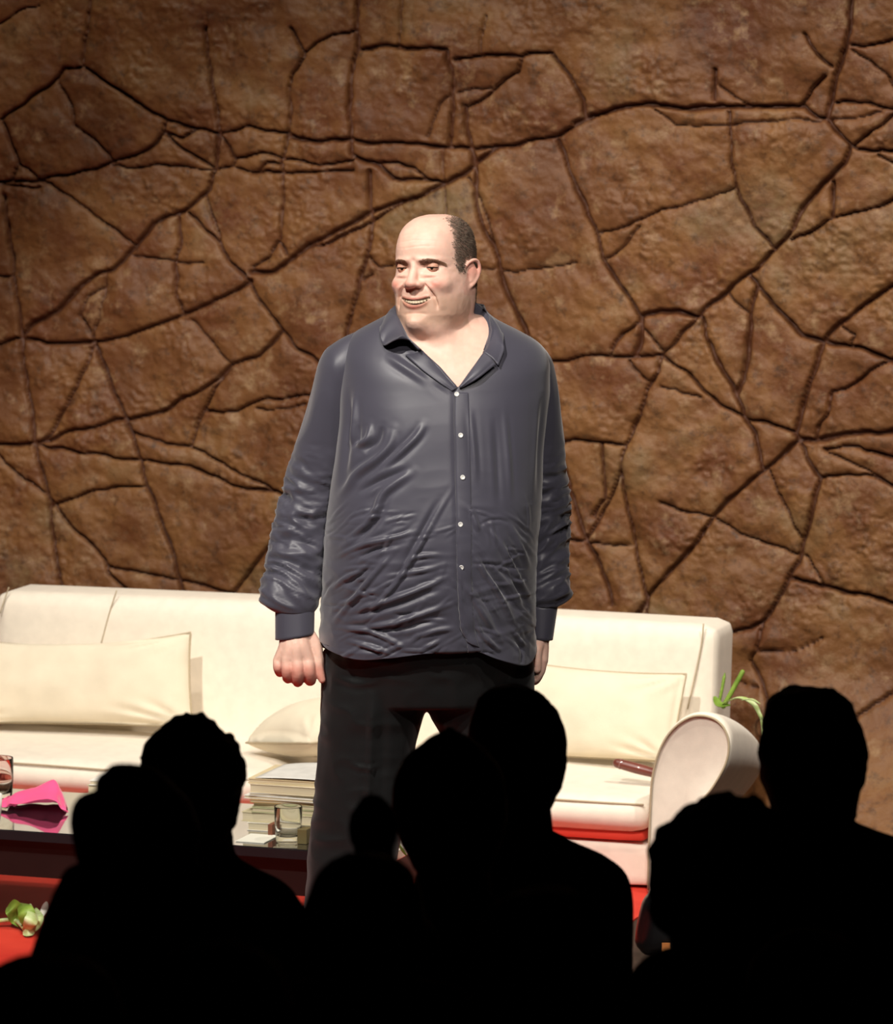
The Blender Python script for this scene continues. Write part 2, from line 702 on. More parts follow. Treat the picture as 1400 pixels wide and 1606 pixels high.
base = ramp(nz(2.6, 4).outputs['Fac'], [(0.30, lin((82, 46, 23))), (0.44, lin((104, 66, 35))), (0.56, lin((118, 80, 44))), (0.68, lin((112, 88, 58)))])
c = base.outputs['Color']
st = ramp(nz(7, 6, 0.7).outputs['Fac'], [(0.47, [0, 0, 0, 1]), (0.66, [1, 1, 1, 1])])
c = mixc(st.outputs['Color'], c, lin((90, 48, 24)))
st2 = ramp(nz(26, 6, 0.75).outputs['Fac'], [(0.52, [0, 0, 0, 1]), (0.70, [0.85, 0.85, 0.85, 1])])
c = mixc(st2.outputs['Color'], c, lin((62, 40, 24)))
st3 = ramp(nz(14, 6, 0.7).outputs['Fac'], [(0.54, [0, 0, 0, 1]), (0.70, [0.75, 0.75, 0.75, 1])])
c = mixc(st3.outputs['Color'], c, lin((144, 114, 80)))
at_ = Nn.new('ShaderNodeAttribute')
at_.attribute_name = 'groove_paint'
c = mixc(at_.outputs['Fac'], c, lin((74, 38, 18)))
Ll.new(c, b.inputs['Base Color'])
bp = Nn.new('ShaderNodeBump')
bp.inputs['Strength'].default_value = 0.9
bp.inputs['Distance'].default_value = 0.0035
Ll.new(nz(45, 6, 0.7).outputs['Fac'], bp.inputs['Height'])
Ll.new(bp.outputs['Normal'], b.inputs['Normal'])
wall = mesh('wall_back', PW, grid_faces(len(gy), len(gx)), m_wall)
attr(wall, 'groove_paint', np.clip(groove * 1.25, 0, 1) * 0.92)
tag(wall, 'carved brown rock wall with dark cracks behind the sofa', kind='structure')
# ================================================================ sofa
m_cream = mat('cream_linen', lin((233, 222, 205)), 0.85, var=0.04, scale=30, bump=0.25, bscale=500, sheen=0.15)
m_cream2 = mat('cream_cotton', lin((226, 214, 190)), 0.85, var=0.05, scale=12, bump=0.3, bscale=400, sheen=0.1)
m_pipe = mat('piping_cord', lin((176, 160, 132)), 0.8)
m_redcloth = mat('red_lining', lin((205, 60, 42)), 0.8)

SO = on_z(1015, 1400, 0.0)
SX = np.array([math.cos(YAW), -math.sin(YAW), 0.0])
SY = np.array([math.sin(YAW), math.cos(YAW), 0.0])
SZ = np.array([0, 0, 1.0])


def S(P):
    P = np.atleast_2d(np.asarray(P, float))
    return SO[None] + P[:, :1] * SX + P[:, 1:2] * SY + P[:, 2:3] * SZ


def sl(px, py, yl):
    """local sofa coordinates of the point seen at (px,py) on the plane local y = yl"""
    d = ray(px, py)
    t = ((SO + SY * yl - CAM) @ SY) / (d @ SY)
    q = CAM + d * t - SO
    return np.array([q @ SX, yl, q @ SZ])


sofa = thing('sofa', S([-1.0, 0.45, 0])[0], 'long low cream linen sofa with rolled arms in front of the rock wall', 'sofa')
LX = -2.10
# base
v, f = rbox((abs(LX) / 2 + 0.02, 0.40, 0.058), 0.02, 8)
mesh('base', S(v + [LX / 2, 0.44, 0.06]), f, m_cream, sofa)
zt = sl(1120, 977, 0.66)[2]
# back
bx1 = sl(1134, 1040, 0.66)[0]
v, f = rbox(((bx1 - LX) / 2, 0.10, zt / 2), 0.038, 14, (0.0, 0.02, 0.008))
v = v + [(bx1 + LX) / 2, 0.66, zt / 2]
v[:, 1] += (v[:, 2] / zt) * 0.06 - 0.03
mesh('backrest', S(v), f, m_cream, sofa)


def pl(pts, yl, n=4):
    return S(catmull([sl(x, y, yl) for x, y in pts], n))


for pts_, r_ in (([(1103, 978), (1100, 1010), (1090, 1060), (1078, 1112)], 0.0022), ([(183, 926), (172, 960), (158, 1012)], 0.0018), ([(14, 921), (8, 938), (0, 962)], 0.0018)):
    q_ = []
    for x_, y_ in pts_:
        yl_ = 0.55
        for _k in range(4):
            yl_ = 0.66 - 0.10 + sl(x_, y_, yl_)[2] / zt * 0.06 - 0.03 - 0.004 * (sl(x_, y_, yl_)[2] < zt - .06)
        q_.append(sl(x_, y_, yl_ - .004))
    mesh('back_seam', *tube(S(catmull(q_, 5)), r_, 6), m_pipe, sofa)
pass


# arms
def arm(mirror=False):
    A = [(1015, 1402), (1016, 1330), (1018, 1270), (1022, 1215), (1036, 1168), (1058, 1136), (1088, 1118), (1118, 1120),
         (1138, 1136), (1147, 1163), (1142, 1195), (1122, 1232), (1098, 1264), (1078, 1300), (1064, 1350), (1058, 1402)]
    out = catmull([sl(x, y, 0.0) for x, y in A], 5)
    ctr = out.mean(axis=0)
    rings = []
    L = 0.50
    for k, t in enumerate(np.linspace(0, 1, 16)):
        q = out.copy()
        y = t * L
        # the roll sinks and pulls in towards the back
        q[:, 2] *= (1 - 0.30 * t ** 1.25)
        q[:, 0] = q[:, 0] * (1 - 0.22 * t)
        q[:, 0] += 0.008 * math.sin(math.pi * t)
        q[:, 1] = y
        rings.append(q)
    # rounded front panel edge
    f0 = out.copy()
    f0 = ctr + (f0 - ctr) * 0.965
    f0[:, 1] = -0.006
    f1 = ctr + (out - ctr) * 0.90
    f1[:, 1] = 0.0
    rings = [f1, f0] + rings
    b1 = rings[-1].copy()
    b1 = b1.mean(axis=0) + (b1 - b1.mean(axis=0)) * 0.9
    b1[:, 1] = L + 0.015
    rings.append(b1)
    if mirror:
        rings = [np.column_stack([LX - r[:, 0], r[:, 1], r[:, 2]]) for r in rings]
        out = np.column_stack([LX - out[:, 0], out[:, 1], out[:, 2]])
        ctr = np.array([LX - ctr[0], ctr[1], ctr[2]])
    V, Fc = loft(rings)
    V[:, 2] = np.maximum(V[:, 2], 0.002)
    p = ctr + (out - ctr) * 0.955
    p[:, 1] = -0.008
    return (S(V), Fc), tube(S(p), 0.0030, 6)


for mm in (False, True):
    a, p = arm(mm)
    ao = mesh('armrest', a[0], a[1], m_cream, sofa)
    mesh('piping', p[0], p[1], m_pipe, ao)


# seat cushions
def seat(x0, x1, lining=True):
    zb, ztop = 0.150, 0.238
    v, f = rbox(((x1 - x0) / 2, 0.30, (ztop - zb) / 2), 0.042, 16, (0.0, 0.012, 0.016))
    c = [(x0 + x1) / 2, 0.31, (zb + ztop) / 2]
    v = v + c
    dd = fbm(v, 5, 3, 3) * 0.004
    v[:, 2] += dd
    o = mesh('seat_cushion', S(v), f, m_cream, sofa)
    q = []
    for t in np.linspace(0, 1, 24):
        x = x0 + 0.014 + (x1 - x0 - 0.028) * t
        u = 2 * t - 1
        q.append([x, 0.022 - 0.010 * (1 - u * u), ztop - 0.010 + 0.004 * math.sin(5 * t)])
    mesh('piping', *[(S(a) if i == 0 else a) for i, a in enumerate(tube(q, 0.0028, 6))], m_pipe, o)
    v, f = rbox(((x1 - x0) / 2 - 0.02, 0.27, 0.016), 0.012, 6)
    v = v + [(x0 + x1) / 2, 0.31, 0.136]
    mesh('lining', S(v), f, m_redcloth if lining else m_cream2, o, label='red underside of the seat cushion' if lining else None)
    return o


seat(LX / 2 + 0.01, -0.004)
seat(LX + 0.02, LX / 2 - 0.01, False)


# loose pillows
def pillow(c4, th, mt, label, concave=0.05, seed=1, wr=0.004, n=44, cat='pillow', th2=None):
    TL, TR, BR, BL = [np.array(p, float) for p in c4]
    nrm = np.cross(TR - TL, BL - TL)
    nrm /= np.linalg.norm(nrm)
    g = np.linspace(-1, 1, n)
    U, Vv = np.meshgrid(g, g)
    U, Vv = U.ravel(), Vv.ravel()
    u2 = U * (1 - .3 * concave * (1 - Vv ** 2) * np.abs(U) ** 3)
    v2 = Vv * (1 - concave * (1 - U ** 2) * np.where(Vv < 0, 4.0, .3) * np.abs(Vv) ** 3)
    s, t = ((u2 + 1) / 2)[:, None], ((v2 + 1) / 2)[:, None]
    B = (1 - t) * ((1 - s) * TL + s * TR) + t * ((1 - s) * BL + s * BR)
    prof = (np.clip(1 - U ** 2, 0, 1) * np.clip(1 - Vv ** 2, 0, 1)) ** 0.42
    top = B - nrm * (prof * th)[:, None]
    bot = B + nrm * (prof * (th2 or th) * 0.9)[:, None]
    w = wr * fbm(B, 9, 3, seed) * prof
    # creases that run in from the corners
    for cx, cy in ((-1, -1), (1, -1), (1, 1), (-1, 1)):
        r = np.hypot(U - cx, Vv - cy)
        a = np.arctan2(Vv - cy, U - cx)
        w += wr * 0.9 * np.sin(a * 14 + seed) * np.exp(-((r - 0.35) / 0.25) ** 2)
    top = top - nrm * w[:, None]
    V = np.vstack([top, bot])
    F1 = grid_faces(n, n)
    F2 = [[i + n * n for i in q[::-1]] for q in F1]
    edge = list(range(n)) + [n * i + n - 1 for i in range(1, n)] + [n * n - 2 - i for i in range(n - 1)] + [n * (n - 2 - i) for i in range(n - 2)]
    ring = B[edge]
    Fs = []
    ne = len(edge)
    for i in range(ne):
        a, b_ = edge[i], edge[(i + 1) % ne]
        Fs.append([a, b_, b_ + n * n, a + n * n])
    base = V[:, 2].min()
    root = thing('sofa_pillow', (B.mean(axis=0)[0], B.mean(axis=0)[1], base), label, cat)
    mesh('cover', V, F1 + F2 + Fs, mt, root)
    pv, pf = tube(ring, 0.0030, 6, closed=True)
    mesh('piping', pv, pf, m_pipe, root)
    return root


def sp(px, py, yl):
    return S(sl(px, py, yl))[0]


pillow([sp(-100, 994, 0.46), sp(299, 992, 0.46), sp(303, 1139, 0.385), sp(-100, 1133, 0.385)], 0.062, m_cream2,
       'wide cream back pillow with piped edge on the left of the sofa', 0.07, 3, 0.006)
pillow([sp(770, 1028, 0.475), sp(1076, 1057, 0.475), sp(1052, 1195, 0.40), sp(765, 1181, 0.40)], 0.06, m_cream2,
       'wide cream back pillow leaning at the right end of the sofa', 0.03, 5, 0.005)
pillow([sp(510, 1136, 0.46), sp(650, 1146, 0.30), sp(486, 1166, 0.10), sp(386, 1165, 0.26)], 0.100, m_cream2,
       'small plump cream pillow lying flat on the seat beside the standing man', 0.03, 8, 0.004, th2=0.062)

# ---------------------------------------------------------------- dark rod on the seat
m_rod = mat('dark_red_wood', lin((104, 52, 42)), 0.35, var=0.2, scale=20, coat=0.3)
a, b_ = sl(968, 1197, 0.20), sl(1024, 1212, 0.20)
P = [S(a + (b_ - a) * t)[0] for t in np.linspace(0, 1.0, 12)]
v, f = tube(P, [0.0125 + 0.002 * math.sin(3 * t) for t in np.linspace(0, 1, 12)], 14, round_ends=True)
root = thing('wooden_rod', P[0] - [0, 0, 0.014], 'dark reddish-brown rounded wooden rod lying on the right seat cushion by the arm', 'rod')
mesh('shaft', v, f, m_rod, root)
tv, tf = tube([P[0] + (P[1] - P[0]) * s for s in (0.8, 1.2)], 0.0140, 14, round_ends=False)
mesh('end_ring', tv, tf, mat('rod_ring', lin((130, 90, 84)), 0.3), root, label='paler band near the rounded end')

# ================================================================ leaves
m_leaf = mat('fresh_green_leaf', lin((96, 126, 38)), 0.5, col2=lin((134, 162, 66)), scale=40, spec=0.4)
m_leafp = mat('pale_green_leaf', lin((200, 212, 162)), 0.5, col2=lin((168, 190, 108)), scale=60)
m_petal = mat('white_petal', lin((236, 234, 220)), 0.6)


def leaf(P, w, up=(0, 0, 1), cup=0.25, n=14, m=7):
    """a leaf blade along the curve P, width w, slightly cupped and closed with thickness"""
    C = catmull(P, n)
    T, N, B = frames(C, up)
    rows = []
    for i, (c_, nn, bb) in enumerate(zip(C, N, B)):
        t = i / (len(C) - 1)
        ww = w * max(0.03, math.sin(math.pi * min(1, t * 0.93 + 0.05)) ** 0.7)
        rows.append([c_ + bb * ww * s + nn * cup * ww * (s * s) for s in np.linspace(-1, 1, m)])
    V = np.array(rows).reshape(-1, 3)
    th = 0.0012
    V2 = V - np.repeat(N, m, axis=0) * th
    F1 = grid_faces(len(C), m)
    n_ = len(V)
    F2 = [[q + n_ for q in ff_[::-1]] for ff_ in F1]
    return np.vstack([V, V2]), F1 + F2


# stems lying over the right arm of the sofa
root = thing('flower_stems', sp(1135, 1105, 0.42), 'green cut stems and leaves tossed over the right sofa arm', 'flower')
v, f = merge([tube(catmull([sp(1127, 1103, .47), sp(1132, 1080, .47), sp(1136, 1058, .48)], 6), [0.009] * 12 + [0.005], 8, round_ends=True, flat=.5)])
mesh('stem', v, f, m_leaf, root)
v, f = tube(catmull([sp(1134, 1108, .46), sp(1148, 1083, .46), sp(1164, 1054, .47)], 6), 0.0065, 8, round_ends=True)
mesh('stem', v, f, m_leaf, root)
v, f = leaf([sp(1132, 1104, .44), sp(1158, 1095, .44), sp(1182, 1106, .43), sp(1196, 1134, .42)], 0.013, cup=0.2)
mesh('leaf', v, f, m_leafp, root)
v, f = leaf([sp(1162, 1098, .40), sp(1178, 1097, .40), sp(1192, 1104, .40)], 0.010, cup=0.1)
mesh('leaf', v, f, m_leafp, root)
v, f = leaf([sp(1120, 1092, .45), sp(1128, 1105, .44), sp(1145, 1106, .44)], 0.014, cup=0.1)
mesh('leaf', v, f, m_leaf, root)
v, f = leaf([sp(1192, 1118, .42), sp(1197, 1138, .42), sp(1197, 1160, .42)], 0.006, cup=0.1)
mesh('leaf', v, f, m_leafp, root)
# ================================================================ low table and what lies on it
TZ = 0.26
TO = on_z(612, 1342, TZ)


def T(P):
    P = np.atleast_2d(np.asarray(P, float))
    return np.array([TO[0], TO[1], 0])[None] + P[:, :1] * SX + P[:, 1:2] * SY + P[:, 2:3] * SZ


def tl(px, py, z=TZ):
    """table-local x,y of the point of the plane z seen at px,py"""
    q = on_z(px, py, z) - TO
    return np.array([q @ SX, q @ SY])


m_top = mat('polished_black_glass', lin((26, 26, 30)), 0.06, spec=1.0, coat=1.0, ior=2.4)
m_edge = mat('dark_table_edge', lin((14, 16, 21)), 0.5)
m_tw = mat('dark_brown_wood', lin((20, 7, 5)), 0.5, var=0.25, scale=12)
table = thing('coffee_table', T([-0.75, 0.25, 0])[0], 'low dark coffee table with glossy black top in front of the sofa', 'table')
v, f = box(-1.55, 0, 0, 0.52, TZ - 0.022, TZ)
bevel(mesh('tabletop', T(v), f, m_top, table, smooth=False), 0.002)
v, f = box(-1.552, 0.002, -0.003, -0.0002, TZ - 0.024, TZ - 0.0015)
mesh('front_edge', T(v), f, m_edge, table, smooth=False, label='matt blue-black front edge')
v, f = merge([box(-1.51, -0.04, 0.03, 0.05, TZ - 0.12, TZ - 0.0225), box(-1.51, -0.04, 0.47, 0.49, TZ - 0.12, TZ - 0.0225),
              box(-1.51, -1.49, 0.05, 0.47, TZ - 0.12, TZ - 0.0225), box(-0.06, -0.04, 0.05, 0.47, TZ - 0.12, TZ - 0.0225)])
mesh('apron', T(v), f, m_tw, table, smooth=False)
for x in (-1.50, -0.09):
    for y in (0.035, 0.445):
        v, f = box(x, x + 0.04, y, y + 0.04, 0, TZ - 0.0225)
        bevel(mesh('leg', T(v), f, m_tw, table, smooth=False), 0.003)

# ---- stack of books and magazines
m_page = mat('paper_edges', lin((232, 220, 190)), 0.8, col2=lin((198, 184, 150)), scale=1.0, stretch=(0.5, 0.5, 900), detail=2)
PAPC = [lin((206, 196, 160)), lin((204, 200, 160)), lin((236, 230, 214)), lin((176, 176, 136)), lin((226, 214, 184)),
        lin((180, 146, 96)), lin((240, 236, 226)), lin((214, 196, 158)), lin((222, 220, 214))]
m_cov = [mat('cover_%s' % n_, c_, 0.5, var=0.08, scale=30) for n_, c_ in zip('straw olive white moss cream ochre ivory sand grey'.split(), PAPC)]


def volume(x0, x1, y0, d, z, h, mt, rot, label, kind='book', group='books and magazines stacked on the table'):
    cx, cy = (x0 + x1) / 2, y0 + d / 2
    root = thing(kind, T([cx, cy, z])[0], label, kind, group)
    w2, d2 = (x1 - x0) / 2, d / 2
    ct = min(0.0018, h * 0.2)
    c_, s_ = math.cos(rot), math.sin(rot)

    def R(v):
        v = np.asarray(v)
        return T(np.column_stack([cx + c_ * v[:, 0] - s_ * v[:, 1], cy + s_ * v[:, 0] + c_ * v[:, 1], z + v[:, 2]]))
    v, f = merge([box(-w2, w2, -d2, d2, 0, ct), box(-w2, w2, -d2, d2, h - ct, h), box(-w2, w2, d2 - ct, d2, ct, h - ct)])
    mesh('cover', R(v), f, mt, root, smooth=False)
    v, f = box(-w2 + .003, w2 - .003, -d2 + .002, d2 - ct - .0002, ct + .0002, h - ct - .0002)
    mesh('pages', R(v), f, m_page, root, smooth=False)
    return root


xa = tl(378, 1300)[0]
x0, yb = tl(386, 1302)
W1 = 0.24
ly = max(0.16, yb)
zz = TZ + 0.0006
spec = [(0.020, 0.000, 0.03, 2, 'bottom white book of the stack behind the tumbler'),
        (0.024, -0.012, -0.02, 0, 'thick straw-coloured book second from the bottom of the stack'),
        (0.012, 0.010, 0.04, 3, 'moss green edged magazine low in the stack behind the tumbler'),
        (0.011, 0.016, -0.03, 1, 'olive magazine in the middle of the stack'),
        (0.008, 0.004, 0.05, 5, 'ochre brown magazine in the middle of the stack beside the trouser leg'),
        (0.008, -0.004, -0.04, 6, 'thin ivory magazine just above the brown one'),
        (0.006, 0.000, 0.06, 8, 'thin grey magazine in the upper half of the stack'),
        (0.022, 0.008, -0.02, 4, 'thick cream magazine near the top of the stack'),
        (0.012, 0.000, 0.02, 7, 'sand-coloured magazine second from the top of the stack')]
for h_, dx, rot, ci, lab in spec:
    volume(x0 + dx, x0 + dx + W1 * (0.95 + 0.08 * random.random()), ly + 0.01 * random.random(), 0.20, zz, h_, m_cov[ci], rot, lab, 'book' if h_ > 0.015 else 'magazine')
    zz += h_ + 0.0006
# open sheet lying on the top of the stack
n = 16
pts = []
for i in range(n):
    for j in range(n):
        u, w_ = i / (n - 1), j / (n - 1)
        pts.append([x0 + 0.02 + u * 0.24, ly + 0.01 + w_ * 0.2, zz + 0.001 + 0.010 * (u * (1 - u) * 4) * (0.4 + 0.6 * w_) + 0.008 * max(0, u - .7) * 3])
o = mesh('paper_sheet', T(pts), grid_faces(n, n), m_cov[8], None)
thick(o, 0.0008)
tag(o, 'loose pale sheet of paper curling on top of the magazine stack', 'paper')
# second stack hidden behind the heads
x2, y2 = tl(172, 1262)
zz = TZ + 0.0006
for k, (h_, ci, lab) in enumerate([(0.040, 4, 'cream book under the pile at the middle of the table'), (0.036, 0, 'straw-coloured book in the middle of the second pile'), (0.012, 6, 'white magazine topmost of the pile behind the dark heads')]):
    volume(x2 + 0.004 * k, x2 + 0.004 * k + 0.21, 0.24, 0.2, zz, h_, m_cov[ci], 0.03 * (k - 1), lab, 'book' if k < 2 else 'magazine', 'pile in the middle of the table')
    zz += h_ + 0.0006

# ---- glasses
m_glass = mat('clear_glass', (0.97, 0.985, 0.98), 0.02, trans=1.0, ior=1.22, spec=1.0)


def tumbler(px, py, r, h, label, ribs=0):
    c = on_z(px, py, TZ + 0.0008)
    prof = [(0, 0), (r * .86, 0), (r * .93, .003), (r, h * .5), (r * 1.04, h - .002), (r * 1.02, h), (r * .97, h - .002), (r * .93, h * .5), (r * .84, .018), (r * .6, .0145), (0, .014)]
    n_ = 48
    V, Fc = [], []
    for (rr, z) in prof:
        for k in range(n_):
            a_ = 2 * math.pi * k / n_
            q = rr
            if ribs and 0.012 < z < h * .95 and rr > r * .95:
                q = rr + 0.0012 * math.cos(ribs * a_)
            V.append((c[0] + q * math.cos(a_), c[1] + q * math.sin(a_), c[2] + z))
    Fc = grid_faces(len(prof), n_, True)
    root = thing('glass_tumbler', c, label, 'glass', 'glass tumblers on the table')
    mesh('glass_body', V, Fc, m_glass, root)
    return root, c


tumbler(452, 1320, 0.033, 0.088, 'clear empty glass tumbler at the front of the table before the magazine stack')
tumbler(-4, 1252, 0.040, 0.105, 'ribbed clear glass tumbler cut off by the left picture edge', 24)
# glass knob
c = on_z(16, 1262, TZ)
v, f = rbox((0.011, 0.011, 0.011), 0.009, 4)
o = mesh('glass_stopper', v + c + [0, 0, 0.0118], f, m_glass)
tag(o, 'small faceted clear glass stopper beside the pink cloth', 'stopper')
# white cup mostly outside
c = on_z(-20, 1296, TZ + 0.0006)
prof = [(0, 0), (.024, 0), (.030, .004), (.036, .04), (.038, .08), (.036, .08), (.033, .04), (.026, .008), (0, .007)]
V = [(c[0] + r_ * math.cos(2 * math.pi * k / 40), c[1] + r_ * math.sin(2 * math.pi * k / 40), c[2] + z) for r_, z in prof for k in range(40)]
root = thing('white_cup', c, 'white ceramic cup at the left picture edge in front of the ribbed glass', 'cup')
mesh('cup_body', V, grid_faces(len(prof), 40, True), mat('white_ceramic', lin((238, 236, 230)), 0.25), root)
# small things at the table front
v, f = box(-.038, .036, -.05, .05, 0, 0.002)
c = tl(404, 1316)
o = mesh('paper_card', T(v + [c[0], c[1], TZ + .0006]), f, m_petal, smooth=False)
tag(o, 'bright white card lying at the front edge of the table', 'card')
c = tl(428, 1309)
v, f = box(-.006, .006, -.02, .02, 0, 0.028)
o = bevel(mesh('match_box', T(v + [c[0], c[1], TZ + .0006]), f, mat('brown_card', lin((120, 70, 48)), .6), smooth=False), .001)
tag(o, 'small brown box just left of the glass tumbler', 'box')
c = tl(478, 1322)
v, f = box(-.012, .012, -.02, .02, 0, 0.036)
o = bevel(mesh('small_tin', T(v + [c[0], c[1], TZ + .0006]), f, mat('olive_tin', lin((104, 92, 56)), .5), smooth=False), .001)
tag(o, 'small olive tin between the glass tumbler and the trouser leg', 'tin')

# ---- pink cloth, loosely folded
m_pink = mat('pink_satin', lin((246, 84, 140)), 0.5, var=0.08, scale=8, sheen=0.3)
n_u, n_v = 40, 40
x0, yf = tl(-6, 1266)
x1, _ = tl(134, 1260)
V = []
for i in range(n_u):
    u = i / (n_u - 1)
    hgt = np.interp(u, [0, .15, .35, .6, .78, .86, 1], [.010, .022, .038, .052, .066, .058, .022])
    dep = np.interp(u, [0, .5, .8, 1], [.10, .13, .12, .06])
    x = x0 + (x1 - x0) * u
    for j in range(n_v):
        w_ = j / (n_v - 1)
        if w_ < .45:        # back panel, from the table up to the ridge
            t = w_ / .45
            y, z = dep * (1 - .35 * t), hgt * math.sin(t * math.pi / 2)
        elif w_ < .75:      # over the ridge and down the front
            t = (w_ - .45) / .30
            y, z = dep * (.65 - .75 * t), hgt * (1 - (.50 if .3 < u < .92 else .8) * t ** 1.6)
        else:               # tucked back under
            t = (w_ - .75) / .25
            a_ = t * math.pi * .9
            y, z = dep * (-.10 + .20 * math.sin(a_ / 2)), hgt * ((.50 if .3 < u < .92 else .2) - .10 * t) + .002
        x_ = x + 0.012 * math.sin(6 * w_ + 3 * u) + .02 * (w_ - .5) * u
        z += 0.004 * math.sin(u * 16 + w_ * 5) * (1 - u) + .003 * math.sin(w_ * 20 + u * 6)
        V.append([x_, yf - 0.03 + y, TZ + .002 + max(0, z)])
o = mesh('pink_cloth', T(V), grid_faces(n_u, n_v), m_pink)
thick(o, .0018)
subsurf(o, 1)
tag(o, 'bright pink folded cloth with an open curl on the left of the table', 'cloth')

# ================================================================ flowers on the floor
fz = 0.004


def fp(px, py, z=0.0):
    return on_z(px, py, z + fz)


root = thing('cut_lily', fp(30, 1440), 'pale green leafy cut flower dropped on the red floor at left', 'flower')
for P_, w_, mt in [([fp(44, 1456), fp(30, 1440, .02), fp(20, 1424, .05), fp(12, 1422, .045)], .024, m_leaf),
                   ([fp(50, 1460), fp(44, 1445, .03), fp(38, 1425, .06), fp(30, 1417, .05)], .022, m_leaf),
                   ([fp(38, 1462, .003), fp(46, 1448, .035), fp(52, 1435, .05), fp(48, 1418, .055)], .017, m_leafp),
                   ([fp(52, 1461, .003), fp(58, 1450, .02), fp(62, 1440, .035), fp(56, 1424, .04)], .012, m_leafp),
                   ([fp(36, 1464, .003), fp(45, 1462, .008), fp(54, 1462, .004)], .010, m_leafp)]:
    v, f = leaf(P_, w_, up=(0, -1, .4), cup=.3)
    mesh('leaf', v, f, mt, root)
v, f = tube(catmull([fp(-24, 1452, .006), fp(0, 1444, .012), fp(24, 1444, .014), fp(38, 1456, .01)], 5), .0055, 8, round_ends=True)
mesh('stem', v, f, m_leafp, root)
v, f = leaf([fp(64, 1440, .02), fp(70, 1426, .035), fp(73, 1414, .05)], .009, up=(0, -1, .3), cup=.3)
mesh('petal', v, f, m_petal, root)

root = thing('white_lily', on_z(622, 1322, TZ + .001), 'white flower with a green leaf on the table end just right of the trouser leg', 'flower')
fp = lambda px, py, z=0.0: on_z(px, py, TZ + .001 + z)
for P_, w_, mt, nm in [([fp(614, 1322, .01), fp(618, 1306, .03), fp(622, 1294, .05)], .010, m_petal, 'petal'),
                       ([fp(612, 1324, .01), fp(622, 1322, .02), fp(632, 1316, .03)], .009, m_petal, 'petal'),
                       ([fp(622, 1322, .01), fp(630, 1334, .016), fp(638, 1342, .012)], .011, m_leaf, 'leaf')]:
    v, f = leaf(P_, w_, up=(0, -1, .3), cup=.3)
    mesh(nm, v, f, mt, root)
# ================================================================ the man on the stage
def ellipsoid(c, r, n=28, rot=None):
    a = np.linspace(0, 2 * math.pi, n, endpoint=False)
    rings = []
    for t in np.linspace(0.06, math.pi - 0.06, n // 2 + 3):
        rings.append(np.column_stack([np.cos(a) * math.sin(t), np.sin(a) * math.sin(t), np.full(n, math.cos(t))]))
    V, Fc = loft(rings)
    V = V * np.asarray(r)
    if rot is not None:
        V = V @ np.array(Matrix.Rotation(rot[1], 3, rot[0])).T
    return V + np.asarray(c), Fc


def resample(x, xs, ys):
    """smooth monotone-ish interpolation of a table"""
    xs, ys = np.asarray(xs, float), np.asarray(ys, float)
    d = np.diff(ys) / np.diff(xs)
    m = np.concatenate([[d[0]], (d[1:] + d[:-1]) / 2, [d[-1]]])
    for i in range(1, len(m) - 1):
        if d[i - 1] * d[i] <= 0:
            m[i] = 0
    x = np.clip(x, xs[0], xs[-1])
    i = np.clip(np.searchsorted(xs, x) - 1, 0, len(d) - 1)
    h = xs[i + 1] - xs[i]
    t = (x - xs[i]) / h
    return ((2 * t ** 3 - 3 * t ** 2 + 1) * ys[i] + (t ** 3 - 2 * t ** 2 + t) * h * m[i]
            + (-2 * t ** 3 + 3 * t ** 2) * ys[i + 1] + (t ** 3 - t ** 2) * h * m[i + 1])


PXM = FPX / 10.1


def zrow(py, Y=0.0):
    return at(700, py, Y)[2]


# ---------------------------------------------------------------- torso profile (rows follow the height)
TR = np.array([  # py at the body's middle plane, left, right, half depth, centre Y
    [1060, 503, 838, .180, -.020], [1000, 503, 838, .186, -.026], [950, 505, 838, .192, -.030], [900, 507, 839, .194, -.034],
    [850, 510, 842, .192, -.034], [800, 515, 846, .188, -.030], [750, 521, 849, .180, -.024], [700, 528, 852, .172, -.016],
    [650, 533, 857, .163, -.008], [610, 532, 862, .154, .000], [580, 533, 862, .146, .006], [560, 534, 858, .136, .012],
    [545, 538, 849, .124, .016], [532, 546, 833, .112, .018], [520, 560, 812, .101, .018], [510, 579, 792, .092, .018],
    [500, 599, 774, .085, .018], [490, 616, 763, .079, .018], [480, 627, 758, .075, .018]])
TRz = np.array([zrow(p) for p in TR[:, 0]])


def torso_row(z):
    f = lambda k: resample(z, TRz, TR[:, k])
    py = f(0)
    xl, xr = f(1), f(2)
    Xl, Xr = at(xl, py, 0)[0], at(xr, py, 0)[0]
    return (Xl + Xr) / 2, (Xr - Xl) / 2, f(4), f(3)


def sel(phi, e=2.35):
    s, c_ = np.sin(phi), np.cos(phi)
    return np.sign(s) * np.abs(s) ** (2 / e), np.sign(c_) * np.abs(c_) ** (2 / e)


def torso_pt(z, phi, inset=0.0, e=2.3):
    cx, a, cy, b = torso_row(z)
    s, c_ = sel(phi, e)
    return np.column_stack([cx + (a - inset) * s, cy - (b - inset) * c_, np.full_like(s, z)])


# ---------------------------------------------------------------- head shape (local: x image right, y back, z up, eyes at z 0)
HZ = np.array([-.134, -.122, -.106, -.090, -.072, -.050, -.030, 0.0, .020, .040, .060, .078, .092, .103, .110, .1145])
HF = np.array([-.070, -.088, -.098, -.0985, -.0995, -.0985, -.098, -.0975, -.1015, -.1015, -.096, -.086, -.072, -.053, -.035, -.012])
HB = np.array([.045, .050, .056, .062, .068, .075, .082, .090, .094, .094, .092, .087, .078, .066, .050, .028])
HW = np.array([.052, .067, .0770, .0815, .0835, .0838, .0825, .0800, .0790, .0775, .0740, .0690, .0605, .0490, .0370, .0190])


